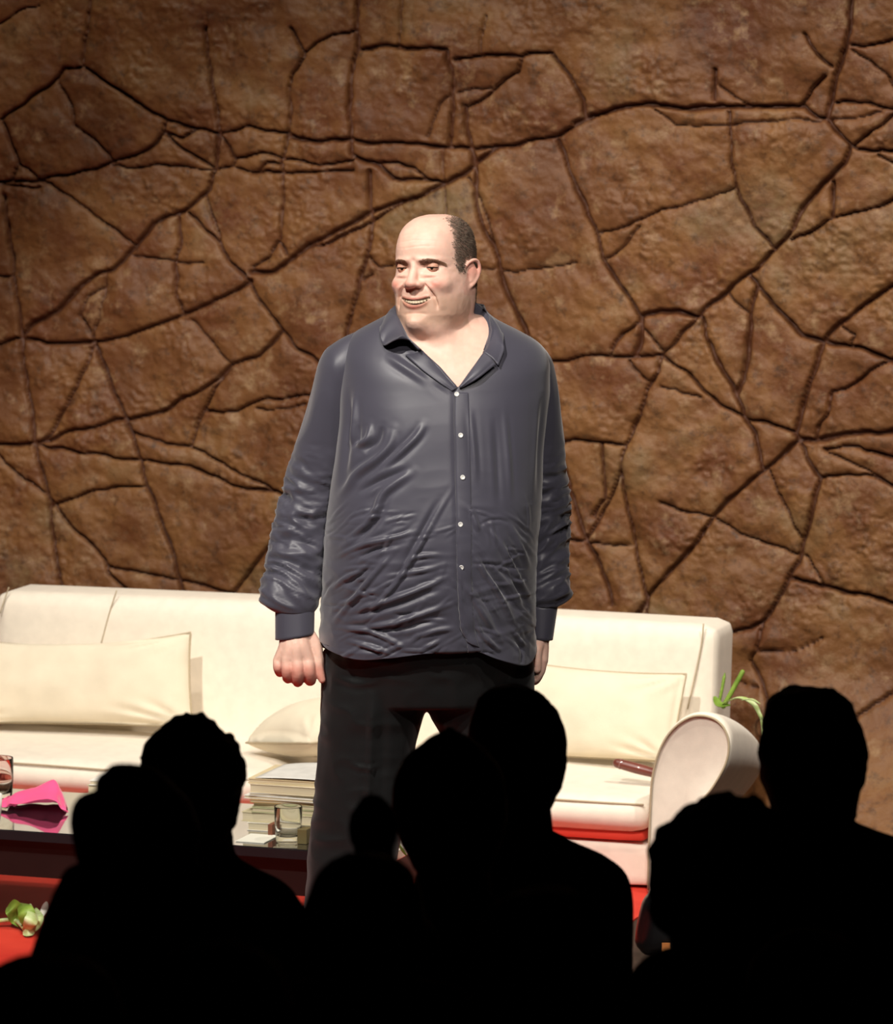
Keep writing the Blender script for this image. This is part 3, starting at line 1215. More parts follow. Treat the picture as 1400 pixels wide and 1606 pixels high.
def head_loft():
    rings = []
    ph = np.linspace(0, 2 * math.pi, 72, endpoint=False)
    for z in np.concatenate([np.linspace(-.134, .09, 62), np.linspace(.093, .1145, 14)]):
        f_, b_, w_ = resample(z, HZ, HF), resample(z, HZ, HB), resample(z, HZ, HW)
        s, c_ = sel(ph, 2.25)
        ym = 0.005
        y = np.where(c_ > 0, ym + (f_ - ym) * c_, ym + (b_ - ym) * (-c_))
        rings.append(np.column_stack([w_ * s, y, np.full_like(s, z)]))
    return loft(rings)


HYAW = math.radians(-29)
HC = at(684, 420, -0.005)
HROT = np.array((Matrix.Rotation(HYAW, 3, 'Z') @ Matrix.Rotation(math.radians(-3), 3, 'Y') @ Matrix.Rotation(math.radians(-3), 3, 'X')))


def hw(P):
    return np.atleast_2d(P) @ HROT.T + HC


def hl(P):
    return (np.asarray(P) - HC) @ HROT


hp = [head_loft(),
      # nose
      tube([(0, -.094, .014), (0, -.0985, -.004), (0, -.105, -.020), (0, -.1105, -.032)], [.0080, .0088, .0110, .0125], 14, round_ends=True),
      ellipsoid((0, -.1115, -.0325), (.0145, .0128, .0105)),
      ellipsoid((.0155, -.1020, -.0350), (.0088, .0105, .0080)), ellipsoid((-.0155, -.1020, -.0350), (.0095, .0110, .0088)),
      # cheeks and jowls, double chin
      ellipsoid((.045, -.060, -.036), (.028, .033, .026)), ellipsoid((-.045, -.060, -.036), (.028, .033, .026)),
      ellipsoid((0, -.087, -.1165), (.029, .027, .021)),
      ellipsoid((0, -.048, -.126), (.060, .048, .030)), ellipsoid((.044, -.030, -.096), (.030, .042, .030)), ellipsoid((-.044, -.030, -.096), (.030, .042, .030))]
# ears
EAR0 = len(hp)
for s in (1, -1):
    rim = catmull([(s * .079, -.014, -.004), (s * .086, -.013, .012), (s * .094, -.002, .024), (s * .100, .012, .024), (s * .102, .020, .010),
                   (s * .099, .018, -.008), (s * .093, .008, -.024), (s * .085, -.005, -.034)], 5)
    hp.append(tube(rim, np.interp(np.linspace(0, 1, len(rim)), [0, .3, .8, 1], [.0036, .0042, .0046, .0062]), 10, round_ends=True))
    hp.append(ellipsoid((s * .089, .004, -.004), (.0062, .015, .026), 20, ('Z', s * -.55)))
    hp.append(ellipsoid((s * .084, -.009, -.003), (.0045, .005, .0065), 14))
    anti = catmull([(s * .092, .010, .014), (s * .096, .011, 0), (s * .093, .006, -.014), (s * .089, -.002, -.020)], 4)
    hp.append(tube(anti, .0032, 8, round_ends=True))
    hp.append(ellipsoid((s * .084, -.001, -.034), (.0055, .009, .009), 16))
hp = [(v if i < EAR0 else v + np.array([-.0065 * np.sign(v[:, 0].mean()), 0, -.0105]), f) for i, (v, f) in enumerate(hp)]
parts = [(hw(v), f) for v, f in hp]
# neck and trapezius
nb = np.array([at(690, 545, 0.02)])[0]
n0 = hw((0, .004, -.045))[0]
n1 = hw((0, .008, -.095))[0]
parts.append(tube(catmull([n0, n1, (n1 + nb) / 2 + [.004, 0, 0], nb, nb - [0, 0, .06]], 5), np.interp(np.linspace(0, 1, 21), [0, .4, .7, 1], [.060, .060, .066, .076]), 36))
# throat folding into the chest
parts.append(tube([hw((.004, -.045, -.115))[0], at(700, 548, -.055), at(712, 590, -.095)], [.036, .040, .030], 24, round_ends=True))
# torso under the shirt
rings = []
ph = np.linspace(0, 2 * math.pi, 64, endpoint=False)
for z in np.linspace(zrow(1050), zrow(494), 60):
    rings.append(torso_pt(z, ph, float(np.interp(z, [zrow(800), zrow(640)], [.040, .012]))))
parts.append(loft(rings))


# arms inside the sleeves, wrists and hands
def P3(l):
    return [at(*q) for q in l]


ARM_R = P3([(545, 580, .02), (520, 680, .03), (492, 780, .035), (470, 870, .00), (462, 950, -.045), (462, 990, -.058)])
parts.append(tube(catmull(ARM_R, 4), np.interp(np.linspace(0, 1, 21), [0, .4, .7, 1], [.050, .042, .033, .026]), 24, round_ends=True, flat=.9))
ARM_L = P3([(838, 590, .05), (842, 690, .08), (846, 780, .10), (850, 870, .085), (850, 950, .06), (848, 998, .045)])
parts.append(tube(catmull(ARM_L, 4), np.interp(np.linspace(0, 1, 21), [0, .4, .7, 1], [.050, .041, .031, .024]), 24, round_ends=True, flat=.9))


def digit(pts, radii):
    Q = P3(pts)
    C = catmull(Q, 5)
    t = np.linspace(0, len(Q) - 1, len(C))
    return tube(C, np.interp(t, range(len(Q)), radii), 14, round_ends=True)


# his right hand, loosely closed, back of the hand to the house
W0 = (462, 990, -.058)
for mc, r0, r1 in [((482, 1034, -.078), .020, .0150), ((466, 1036, -.084), .020, .0150), ((450, 1036, -.080), .019, .0145), ((437, 1036, -.066), .018, .0130)]:
    q = [(W0[0] + (mc[0] - W0[0]) * .35, W0[1], W0[2]), ((W0[0] + mc[0]) / 2, (W0[1] + mc[1]) / 2, (W0[2] + mc[2]) / 2 - .006), mc]
    parts.append(digit(q, [r0 + .004, r0, r1]))
parts.append(ellipsoid(at(462, 1022, -.058), (.034, .018, .030)))
parts.append(digit([(482, 1034, -.078), (485, 1052, -.086), (487, 1066, -.070), (484, 1066, -.050), (478, 1054, -.042)], [.0145, .0128, .0125, .0112, .0095]))
parts.append(digit([(466, 1036, -.084), (467, 1055, -.092), (467, 1068, -.074), (466, 1067, -.052), (464, 1054, -.044)], [.0145, .0128, .0125, .0112, .0095]))
parts.append(digit([(450, 1036, -.080), (450, 1053, -.086), (451, 1063, -.070), (452, 1062, -.050), (452, 1050, -.042)], [.0140, .0122, .0118, .0108, .009]))
parts.append(digit([(437, 1036, -.066), (436, 1047, -.072), (438, 1054, -.058), (440, 1054, -.042), (442, 1045, -.036)], [.0125, .0108, .0102, .0092, .008]))
parts.append(digit([(484, 998, -.058), (494, 1014, -.064), (499, 1028, -.070), (500, 1046, -.074), (503, 1060, -.076), (505, 1066, -.077)], [.017, .0155, .0118, .0108, .0095, .008]))
# his left hand, hanging behind the hem of the shirt, seen edge on
W1_ = (848, 998, .045)
for mc, r in [((850, 1036, .020), .0135), ((849, 1038, .038), .0135), ((848, 1037, .056), .013), ((846, 1033, .072), .012)]:
    q = [(W1_[0], W1_[1], W1_[2] + (mc[2] - W1_[2]) * .4), ((W1_[0] + mc[0]) / 2, (W1_[1] + mc[1]) / 2, (W1_[2] + mc[2]) / 2), mc]
    parts.append(digit(q, [.018, .0165, r]))
for k, (y_, L_) in enumerate([(.020, 30), (.039, 33), (.057, 30), (.073, 24)]):
    x_, p_ = 850 - k, 1036 - (k == 3) * 4
    parts.append(digit([(x_, p_, y_), (x_ - 2, p_ + L_ * .45, y_ - .003), (x_ - 7, p_ + L_ * .85, y_), (x_ - 13, p_ + L_ * 1.0, y_ + .003), (x_ - 18, p_ + L_ * .8, y_ + .004)], [.0125, .0108, .0100, .009, .0078]))
parts.append(digit([(846, 1004, .030), (842, 1018, .014), (842, 1034, .006), (842, 1050, .004)], [.015, .013, .0105, .0088]))

# legs under the trousers
LEG_L = P3([(590, 1060, -.01), (580, 1180, -.015), (562, 1300, -.02), (548, 1420, .01), (535, 1600, .02)])
LEG_R = P3([(755, 1060, 0), (765, 1180, 0), (780, 1300, -.01), (790, 1420, .02), (800, 1596, .03)])
for Lg in (LEG_L, LEG_R):
    parts.append(tube(catmull(Lg, 4), np.interp(np.linspace(0, 1, 17), [0, .4, .6, 1], [.085, .062, .055, .04]), 24, round_ends=True))
BV, BF = remeshed(parts, 0.0021, 4, 0.5)


def relax(V, Fc, w, n):
    E = np.array([[q[i], q[(i + 1) % len(q)]] for q in Fc for i in range(len(q))])
    sel_ = np.zeros(len(V), bool)
    sel_[w > 0] = True
    E = E[sel_[E[:, 0]] | sel_[E[:, 1]]]
    deg = np.bincount(E.ravel(), minlength=len(V)).astype(float)[:, None] + 1e-9
    ww = np.clip(w, 0, 1)[:, None]
    for _ in range(n):
        A_ = np.zeros_like(V)
        for k in range(3):
            A_[:, k] = np.bincount(E[:, 0], V[E[:, 1], k], len(V)) + np.bincount(E[:, 1], V[E[:, 0], k], len(V))
        V = V + ww * np.where(deg > .5, A_ / deg - V, 0) * .7
    return V


_l = hl(BV)
_r = np.linalg.norm(_l, axis=1)
wface = ((_r < .165) & (_l[:, 2] < .03)).astype(float)
nose_ = (np.abs(_l[:, 0]) < .030) & (_l[:, 1] < -.094) & (_l[:, 2] > -.050)
ear_ = (np.abs(_l[:, 0]) > .0775) & (_l[:, 1] > -.03) & (_l[:, 2] > -.055)
wface[(_l[:, 2] < -.080) & (_l[:, 1] < -.045) & (_r < .165)] = .22
wface[nose_] = .10
wface[ear_] = .04
_px, _py = proj(BV)
wneck = ((_r >= .115) & (_py > 495) & (_py < 640) & (_px > 600) & (_px < 800)).astype(float)
BV = relax(BV, BF, wface, 42)
BV = relax(BV, BF, wneck, 90)

# ---------------------------------------------------------------- face modelling on the continuous surface
L = hl(BV)
x, y, z = L[:, 0], L[:, 1], L[:, 2]
NL = vnormals(BV, BF) @ HROT
front = np.clip((-NL[:, 1] + 0.05) / 0.5, 0, 1) * ((y < -.035) & (np.abs(x) < .09) & (z > -.14) & (z < .13))
ax = np.abs(x)


def G(u, s):
    return np.exp(-(u / s) ** 2)


dy = np.zeros(len(L))
dz = np.zeros(len(L))
EX, EZ = .0365, .0025
dy += .0085 * G(ax - EX, .017) * G(z - EZ + .001, .0085)            # sockets
dy += .0050 * G(ax - .020, .007) * G(z - .002, .010)               # inner corner beside the bridge
dy -= .0050 * G(ax - .038, .022) * G(z - .0165, .0065)             # brow ridge
dy -= .0022 * G(ax - .014, .008) * G(z - .018, .007)
dy += .0020 * G(x, .006) * G(z - .016, .005)
dy -= .0030 * G(ax - EX, .015) * G(z + .0150 - .10 * (ax - EX) ** 2 * 40, .0040)   # bags
dy += .0022 * G(ax - EX, .018) * G(z + .0215, .0030)
dy -= .0050 * G(ax - .045, .018) * G(z + .034, .015)               # smiling cheeks
# fold from the nose to beside the mouth
fx = np.interp(z, [-.088, -.076, -.062, -.048, -.038, -.030], [.047, .046, .0425, .0355, .0275, .021])
w_ = np.clip((z + .092) / .012, 0, 1) * np.clip((-.030 - z) / .010, 0, 1)
dy += .0060 * G(ax - fx, .0036) * w_
dy -= .0035 * G(ax - fx - .009, .007) * w_
# mouth: open smile
mz = -.0735 + 8.5 * x ** 2
mw = np.clip((.0355 - ax) / .008, 0, 1)
half = .0044 * np.sqrt(np.clip(1 - (ax / .034) ** 2, 0, 1))
inside = np.clip(1 - np.abs(z - mz) / (half + .0009), 0, 1)
dy += .0110 * np.clip(inside * 2.2, 0, 1) * (ax < .034)
upl = G(z - (mz + half + .0030), .0030) * mw
lol = G(z - (mz - half - .0048), .0046) * mw
dy -= .0028 * upl + .0050 * lol * (1 - (ax / .034) ** 2).clip(0, 1)
dy += .0030 * G(ax - .039, .0040) * G(z - (-.0735 + 8.5 * .039 ** 2), .0040)
dy += .0040 * G(x, .024) * G(z + .0975, .0036)                      # below the lower lip
dy -= .0030 * G(x, .017) * G(z + .112, .010)
dy += .0018 * G(x, .0030) * G(z + .056, .006)                       # philtrum
dy += .0022 * G(ax - .0078, .0032) * G(z + .0445, .0022)            # nostrils
dy += .0030 * G(ax - .0235, .0030) * G(z + .0380, .0060)            # crease around the alae
for k, (fz_, am) in enumerate([(.045, .0008), (.058, .0008), (.070, .0006)]):
    dy += am * G(z - fz_ - .002 * np.sin(x * 60 + k), .0018) * G(x, .045)
for a_ in (-.35, 0, .35):                                           # laughter lines beside the eyes
    lx, lz = ax - .058, z - .002
    dd = np.abs(lz - a_ * lx)
    dy += .0012 * G(dd, .0011) * np.clip(lx / .004, 0, 1) * np.clip((.020 - lx) / .006, 0, 1)
L2 = L.copy()
L2[:, 1] += dy * front
L2[:, 2] += dz * front
BV = np.where(front[:, None] > 0, hw(L2), BV)
# crease under the chin
under = hl(BV)

# knuckles and veins of the visible hand, a little surface unrest everywhere
BV = BV + vnormals(BV, BF) * (0.00035 * fbm(BV, 90, 2, 5))[:, None]

m_skin = mat('skin', lin((234, 190, 171)), 0.48, var=0.05, scale=60, bump=0.12, bscale=700, spec=0.45, sss=0.12)
attr_mix(m_skin, 'blush', lin((205, 104, 88)))
attr_mix(m_skin, 'lips', lin((168, 84, 76)))
attr_mix(m_skin, 'stubble', lin((178, 142, 116)))
attr_mix(m_skin, 'mouth_inside', lin((44, 12, 10)))
man = thing('person', [at(675, 1000, 0)[0], 0.0, 0.0], 'smiling balding man standing on stage in a dark grey-blue shirt and black trousers, arms down', 'person')
body = mesh('body', BV, BF, m_skin, man)
mw2 = (mw * front)
lips = np.clip(np.maximum(upl * 1.1, lol * 1.2) * mw2 * 1.2, 0, 1) * (dy < .004)
blush = .75 * G(ax - .048, .016) * G(z + .034, .012) * front + .5 * G(x, .016) * G(z + .036, .012) * front * (y < -.1)
blush += .6 * ((ax > .081) & (np.abs(z) < .06) & (np.abs(y) < .04)) * (.4 + .6 * G(z + .005, .016))
hx, hy_ = proj(BV)
hand = (hy_ > 1038) & (hx < 515)
blush = np.maximum(blush, .65 * hand * np.clip((hy_ - 1036) / 14, 0, 1) * (BV[:, 2] > .7))
stub = .55 * np.clip((-.050 - z) / .02, 0, 1) * np.clip((z + .135) / .02, 0, 1) * (y < .0) * (ax < .09) * np.clip(ax / .03 + .25, 0, 1)
attr(body, 'blush', np.clip(blush * .8, 0, 1))
attr(body, 'lips', lips * .9)
attr(body, 'stubble', np.where((np.linalg.norm(L, axis=1) < .16), stub, 0))
attr(body, 'mouth_inside', np.clip(inside * 3, 0, 1) * (ax < .033) * (front > .1))

# eyes
m_lid = mat('eyelid_skin', lin((206, 150, 126)), 0.5, sss=0.1)
m_eye = mat('eye_brow_shaded', lin((66, 46, 36)), 0.3)  # shadow of the brow put into the eyeball colour
m_iris = mat('dark_iris', lin((40, 28, 20)), 0.1)


def patch(c, r, lo, hi, az0=-80, az1=80, th=.0016, bow=0.0, n=22):
    """piece of a spherical shell (a lid), elevation lo..hi in degrees facing -y"""
    rows = []
    for rr in (r, r - th):
        for i in range(n):
            for j in range(n):
                az = math.radians(az0 + (az1 - az0) * j / (n - 1))
                l0 = lo - bow * (1 - math.cos(az))
                el = math.radians(l0 + (hi - l0) * i / (n - 1))
                rows.append([c[0] + rr * math.sin(az) * math.cos(el), c[1] - rr * math.cos(az) * math.cos(el), c[2] + rr * math.sin(el)])
    f1 = grid_faces(n, n)
    m_ = n * n
    f2 = [[q + m_ for q in ff_[::-1]] for ff_ in f1]
    e = [j for j in range(n)]
    rim_ = [[e[j], e[j] + m_, e[j + 1] + m_, e[j + 1]] for j in range(n - 1)]
    return np.array(rows), f1 + f2 + rim_


for s in (1, -1):
    ec = np.array([s * EX, -.0785, EZ - .0005])
    v, f = ellipsoid(ec, (.0122, .0122, .0122), 30)
    eo = mesh('eye', hw(v), f, m_eye, man)
    g = ec + np.array([.10 * .0122, -.0122 * .72, -.0008])
    v, f = ellipsoid(g, (.0070, .0046, .0072), 20)
    mesh('iris', hw(v), f, m_iris, eo)
    v, f = patch(ec, .0137, -1.5, 88, bow=7)
    mesh('upper_eyelid', hw(v), f, m_lid, man)
    v, f = patch(ec, .0134, -11, -88, bow=-5)
    mesh('lower_eyelid', hw(v), f, m_lid, man)
    lash = []
    for j in range(26):
        az = math.radians(-74 + 148 * j / 25)
        el = math.radians(-2 - 7 * (1 - math.cos(az)))
        lash.append(ec + .0139 * np.array([math.sin(az) * math.cos(el), -math.cos(az) * math.cos(el), math.sin(el)]))
    v, f = tube(lash, .0010, 6)
    mesh('eyelashes', hw(v), f, m_iris, man)

# teeth
m_teeth = mat('teeth', lin((226, 210, 182)), 0.25)
TV = []
for k in range(-5, 5):
    xm = (k + .5) * .0062
    v, f = rbox((.00305, .0022, .0036), .0010, 4)
    ang = xm * 12
    yy = -.0960 + 9 * xm ** 2
    v = v @ np.array(Matrix.Rotation(ang, 3, 'Z')).T + [xm, yy, -.0720 + 8.5 * xm ** 2]
    TV.append((hw(v), f))
v, f = merge(TV)
mesh('teeth', v, f, m_teeth, man)

# ---------------------------------------------------------------- hair
m_hair = mat('short_dark_hair', lin((66, 54, 46)), 0.6, col2=lin((112, 98, 84)), scale=120)
m_brow = mat('brow_hair', lin((142, 104, 80)), 0.6)
LB = hl(BV)
NB = vnormals(BV, BF)
hx_, hy2, hz_ = LB.T
hairline = np.interp(hz_, [-.02, 0, .03, .06, .09, .12], [-.030, -.046, -.048, -.044, -.036, -.02])
edge = .004 * vnoise(LB, 160, 8) + rng.normal(0, .0022, len(LB))
top = (np.abs(hx_) > np.interp(hz_, [.08, .105, .115], [.049, .041, .038]) + edge) | (hy2 > .060)
side = (hz_ > -.012) | ((hy2 > .024) & (hz_ > -.075))
hm = top & side & (hy2 > hairline + edge) & (hz_ < .125) & (np.abs(hx_) < .088) & ~((np.abs(hx_) > .0785) & (hy2 > -.018) & (hy2 < .026) & (hz_ < .018) & (hz_ > -.055))
hm &= (hz_ > -.08)
idx = np.where(hm)[0]
HVs, HFs = [], []
rr_ = np.random.default_rng(3)
pick = rr_.choice(idx, 11000)
for i in pick:
    p = BV[i] + rr_.normal(0, .0008, 3)
    nrm = NB[i]
    dloc = np.array([0, .75, -.55])
    d = dloc @ HROT.T
    d = d - nrm * (d @ nrm)
    d /= np.linalg.norm(d) + 1e-9
    ln = .0075 * (0.6 + .5 * rr_.random()) * (0.6 if hy2[i] < hairline[i] + .010 else 1.0)
    sd = np.cross(d, nrm) * .00042
    a = p - nrm * .0006
    b_ = p + nrm * .0016 + d * ln * .55
    c_ = p + nrm * .0012 + d * ln + rr_.normal(0, .0007, 3)
    n_ = len(HVs)
    HVs += [a - sd, a + sd, b_ + sd * .8, b_ - sd * .8, c_]
    HFs += [[n_, n_ + 1, n_ + 2, n_ + 3], [n_ + 3, n_ + 2, n_ + 4]]
hair = mesh('hair', HVs, HFs, m_hair, man, label='short dark greying hair on the sides of the bald head')
hair['kind'] = 'stuff'
attr(body, 'scalp', np.clip(.75 * np.clip((hy2 - hairline) / .010, 0, 1) * np.clip((np.abs(hx_) - .040) / .010 + np.clip((hy2 - .055) / .01, 0, 1), 0, 1) * side * (np.linalg.norm(LB, axis=1) < .15) * (np.abs(hx_) < .0785), 0, .75))
attr_mix(m_skin, 'scalp', lin((110, 88, 74)))
for s in (1, -1):
    Bv, Bf = [], []
    cand = np.where((s * LB[:, 0] > .014) & (s * LB[:, 0] < .060) & (np.abs(LB[:, 2] - (.0165 + .0 * LB[:, 0])) < .02) & (LB[:, 1] < -.05) & (np.abs(LB[:, 0]) < .07))[0]
    bx_, bz_ = s * LB[cand, 0], LB[cand, 2]
    mid = np.interp(bx_, [.014, .03, .045, .060], [.0105, .0130, .0130, .0080])
    hw_ = np.interp(bx_, [.014, .03, .045, .060], [.0052, .0062, .0052, .0026])
    cand = cand[np.abs(bz_ - mid) < hw_]
    for i in rr_.choice(cand, 480):
        p = BV[i] + rr_.normal(0, .0006, 3)
        nrm = NB[i]
        d = np.array([s * .9, 0, .25 - (s * LB[i, 0] - .03) * 22]) @ HROT.T
        d -= nrm * (d @ nrm)
        d /= np.linalg.norm(d)
        sd = np.cross(d, nrm) * .00032
        c_ = p + d * .0065 + nrm * .0012
        b_ = p + d * .0035 + nrm * .0016
        n_ = len(Bv)
        Bv += [p - sd, p + sd, b_ + sd, b_ - sd, c_]
        Bf += [[n_, n_ + 1, n_ + 2, n_ + 3], [n_ + 3, n_ + 2, n_ + 4]]
    mesh('eyebrow', Bv, Bf, m_brow, man)
# ================================================================ shirt
m_shirt = mat('blue_grey_cotton_satin', lin((67, 65, 77)), 0.43, var=0.05, scale=8, bump=0.10, bscale=900, sheen=0.3, spec=0.5)
m_trou = mat('black_wool', lin((15, 16, 17)), 0.62, var=0.1, scale=40, bump=0.2, bscale=600, sheen=0.10, spec=0.3)
m_btn = mat('pearl_button', lin((226, 224, 220)), 0.2)

FOLDS = """5.5|5|619,671 612,697 593,719 563,741 549,760 530,782
4.5|4|667,663 653,686 623,715 593,738
4|4|582,663 577,690 556,700
5|-5|600,668 592,692 570,712
5|-4.5|565,665 560,690 552,705
5|-4|560,775 600,752 640,735
5|4.5|650,738 623,757 600,776 586,810 556,842 530,868
7|-5|600,800 575,830 545,850
3|3.6|712,762 682,812 653,864 623,912 593,946 567,975
4|-2.5|690,780 660,835 630,885
3|3.5|653,834 608,845 563,857 526,875
4|-3|640,850 590,862 540,882
3.5|3.5|619,864 586,901 549,946 523,979
3.5|3.5|708,901 660,923 608,942 563,957
4|-3.2|700,918 650,940 590,958 540,968
3.5|3.2|719,942 660,964 608,979 526,994
4|-3.0|700,965 640,984 580,992
3|3.2|526,984 567,988 601,999 638,1018
3|3|545,1005 580,1015 615,1026
3|-3|535,925 560,905 590,880
3|3|515,930 545,905 575,893
3.5|3.5|736,797 745,819 751,834
3.5|4|736,857 757,894 775,920 794,957 812,994
4|-3.5|752,870 772,905 795,935 815,970
3.5|3.5|771,834 794,871 812,905 827,938
3.5|3|797,823 816,857 831,894
3.5|3.5|719,905 742,938 764,975 790,1013
3|-3|735,905 760,945 785,990
3|3|745,980 765,1005 785,1022
3|3|800,985 815,1005 828,1015
4|-3|800,900 818,930 830,960
6|2.5|603,556 640,578 700,612
6|-2|620,556 660,585 706,625
4|2|790,640 796,720 800,790
5|-2|775,650 780,730 783,800
4|2.2|736,640 742,700 746,760
6|-4|548,600 547,660 543,720 535,770
4|3|556,620 556,660 551,700
4|-3|850,620 846,700 842,780
3|2.5|640,880 660,872 690,870
3|2.5|520,960 560,935 600,925
3|2|650,1000 680,990 712,985
3|2|600,905 650,898 700,885"""
folds = []
for ln in FOLDS.splitlines():
    w, a, p = ln.split('|')
    folds.append((float(w), float(a) * 1e-3, [tuple(map(float, q.split(','))) for q in p.split()]))


def press(V, N, lst, gain=1.0, facing=True):
    X_, Y_ = proj(V)
    d = np.zeros(len(V))
    for w, a, pl_ in lst:
        q = np.array(pl_)
        m = np.where((X_ > q[:, 0].min() - 25) & (X_ < q[:, 0].max() + 25) & (Y_ > q[:, 1].min() - 25) & (Y_ < q[:, 1].max() + 25) & (N[:, 1] < 0.1))[0]
        if len(m):
            dd, t = polydist(X_[m], Y_[m], catmull([(u_, v_, 0) for u_, v_ in pl_], 4)[:, :2].tolist())
            env = np.sin(np.clip(t, 0.02, .98) * math.pi) ** 1.0
            d[m] += a * env * (np.exp(-(dd / w) ** 2) - .35 * np.exp(-((dd - 1.9 * w) / w) ** 2)) * np.clip(-N[m, 1] * 2 + .2, 0, 1)
    return d * gain


zt_ = zrow(480)
hem_px = [(490, 1002), (503, 1006), (516, 1018), (540, 1030), (565, 1036), (600, 1034), (640, 1029), (690, 1022), (712, 1018), (728, 1014), (740, 1016), (760, 1028), (790, 1038), (815, 1045), (828, 1042), (838, 1022), (850, 1005)]
hx0, hy0 = np.array(hem_px).T
zrows = np.concatenate([np.linspace(zrow(1000), zrow(560), 210), np.linspace(zrow(558), zt_, 50)])
n_low = 12
NC = 420
VX_R = [(470, 742), (485, 757), (500, 767), (520, 771), (540, 766), (556, 757), (580, 738), (606, 719), (616, 712), (700, 712), (760, 714), (905, 716), (983, 722), (1010, 732), (1030, 734)]
VX_L = [(470, 624), (490, 623), (510, 628), (525, 635), (547, 658), (575, 690), (606, 717)]
rxy = np.array(VX_R, float)
lxy = np.array(VX_L, float)
rows = []
for z in zrows:
    cx, a, cy, b = torso_row(z)
    _, pyf = proj([[cx, cy - b * .95, z]])
    pyf = float(pyf[0])
    xr_ = at(np.interp(pyf, rxy[:, 0], rxy[:, 1]), pyf, cy - b)[0]
    sR = np.clip((xr_ - cx) / a, -1, 1)
    inv = lambda s_: math.asin(np.sign(s_) * abs(s_) ** (2.3 / 2))
    pR = inv(sR)
    if pyf < 606:
        xl_ = at(np.interp(pyf, lxy[:, 0], lxy[:, 1]), pyf, cy - b)[0]
        pL = inv(np.clip((xl_ - cx) / a, -1, 1))
        ov = 0
    else:
        ov = min(1.0, (pyf - 606) / 12)
        pL = pR + .13 * ov
    u = np.linspace(0, 1, NC)
    phi = pR + (2 * math.pi + pL - pR) * u
    P = torso_pt(z, phi)
    if ov:
        k = np.clip((phi - 2 * math.pi - pR) / .03 + 1, 0, 1)
        P[:, 1] += .0035 * k
    rows.append(P)
# hem: extra rows that run down to the curved tail
base = rows[0]
low = []
bx, _ = proj(base)
hemz = []
for P in base:
    X_, Y_ = proj([P])
    front_ = P[1] < -0.03
    py = np.interp(X_[0], hx0, hy0) if front_ else np.interp(X_[0], [500, 560, 780, 840], [1012, 1040, 1040, 1012])
    hemz.append(at(X_[0], py, P[1])[2])
hemz = np.array(hemz)
# smooth the change between front and back
ks = 7
hs = np.convolve(np.concatenate([hemz[:1].repeat(ks), hemz, hemz[-1:].repeat(ks)]), np.ones(2 * ks + 1) / (2 * ks + 1), 'valid')
hemz = hs
for t in np.linspace(1, 0, n_low, endpoint=False):
    Q = base.copy()
    Q[:, 2] = base[:, 2] + (hemz - base[:, 2]) * t
    Q[:, 0] += (base[:, 0] - base[:, 0].mean()) * .012 * t
    low.append(Q)
rf = np.random.default_rng(12)
for _ in range(125):
    px0, py0 = rf.uniform(512, 832), rf.uniform(800, 1030)
    left_ = px0 < 715
    a_ = math.radians(rf.normal(-28 if left_ else 52, 16))
    if rf.random() < .25:
        a_ = math.radians(rf.normal(-5, 12))
    ln_ = rf.uniform(28, 80)
    w_f = rf.uniform(1.8, 2.8)
    cur = rf.normal(0, .25)
    folds.append((w_f, w_f * 1e-3 * rf.uniform(.30, .60) * rf.choice([1, 1, -1]),
                  [(px0 + ln_ * (s_ - .5) * math.cos(a_ + cur * (s_ - .5)), py0 + ln_ * (s_ - .5) * math.sin(a_ + cur * (s_ - .5))) for s_ in (0, .33, .66, 1)]))
SV = np.vstack(low + rows)
SF = grid_faces(len(low) + len(rows), NC)
SN = vnormals(SV, SF)
if SN[(np.abs(SV[:, 0] - SV[:, 0].mean()) < .05) & (SV[:, 1] < -.1)][:, 1].mean() > 0:
    SF = [q[::-1] for q in SF]
    SN = -SN
sx_, sy_ = proj(SV)
disp = press(SV, SN, folds, 1.9)
Wp = SV + 0.02 * np.column_stack([vnoise(SV, 7, 1), vnoise(SV, 7, 2), vnoise(SV, 7, 3)])
low_w = np.clip((sy_ - 730) / 260, 0, 1)
disp += .0022 * (.5 - np.abs(vnoise(Wp * [1, 1, 2.6], 11, 4)) * 2) * (.10 + .90 * low_w)
disp += .0010 * (.5 - np.abs(vnoise(Wp * [1, 1, 2.2], 26, 6)) * 2) * low_w
disp += .0030 * fbm(SV, 6, 2, 9)
SV = SV + SN * disp[:, None]
shirt = mesh('shirt', SV, SF, m_shirt, man)
thick(shirt, .0016, 1.0)


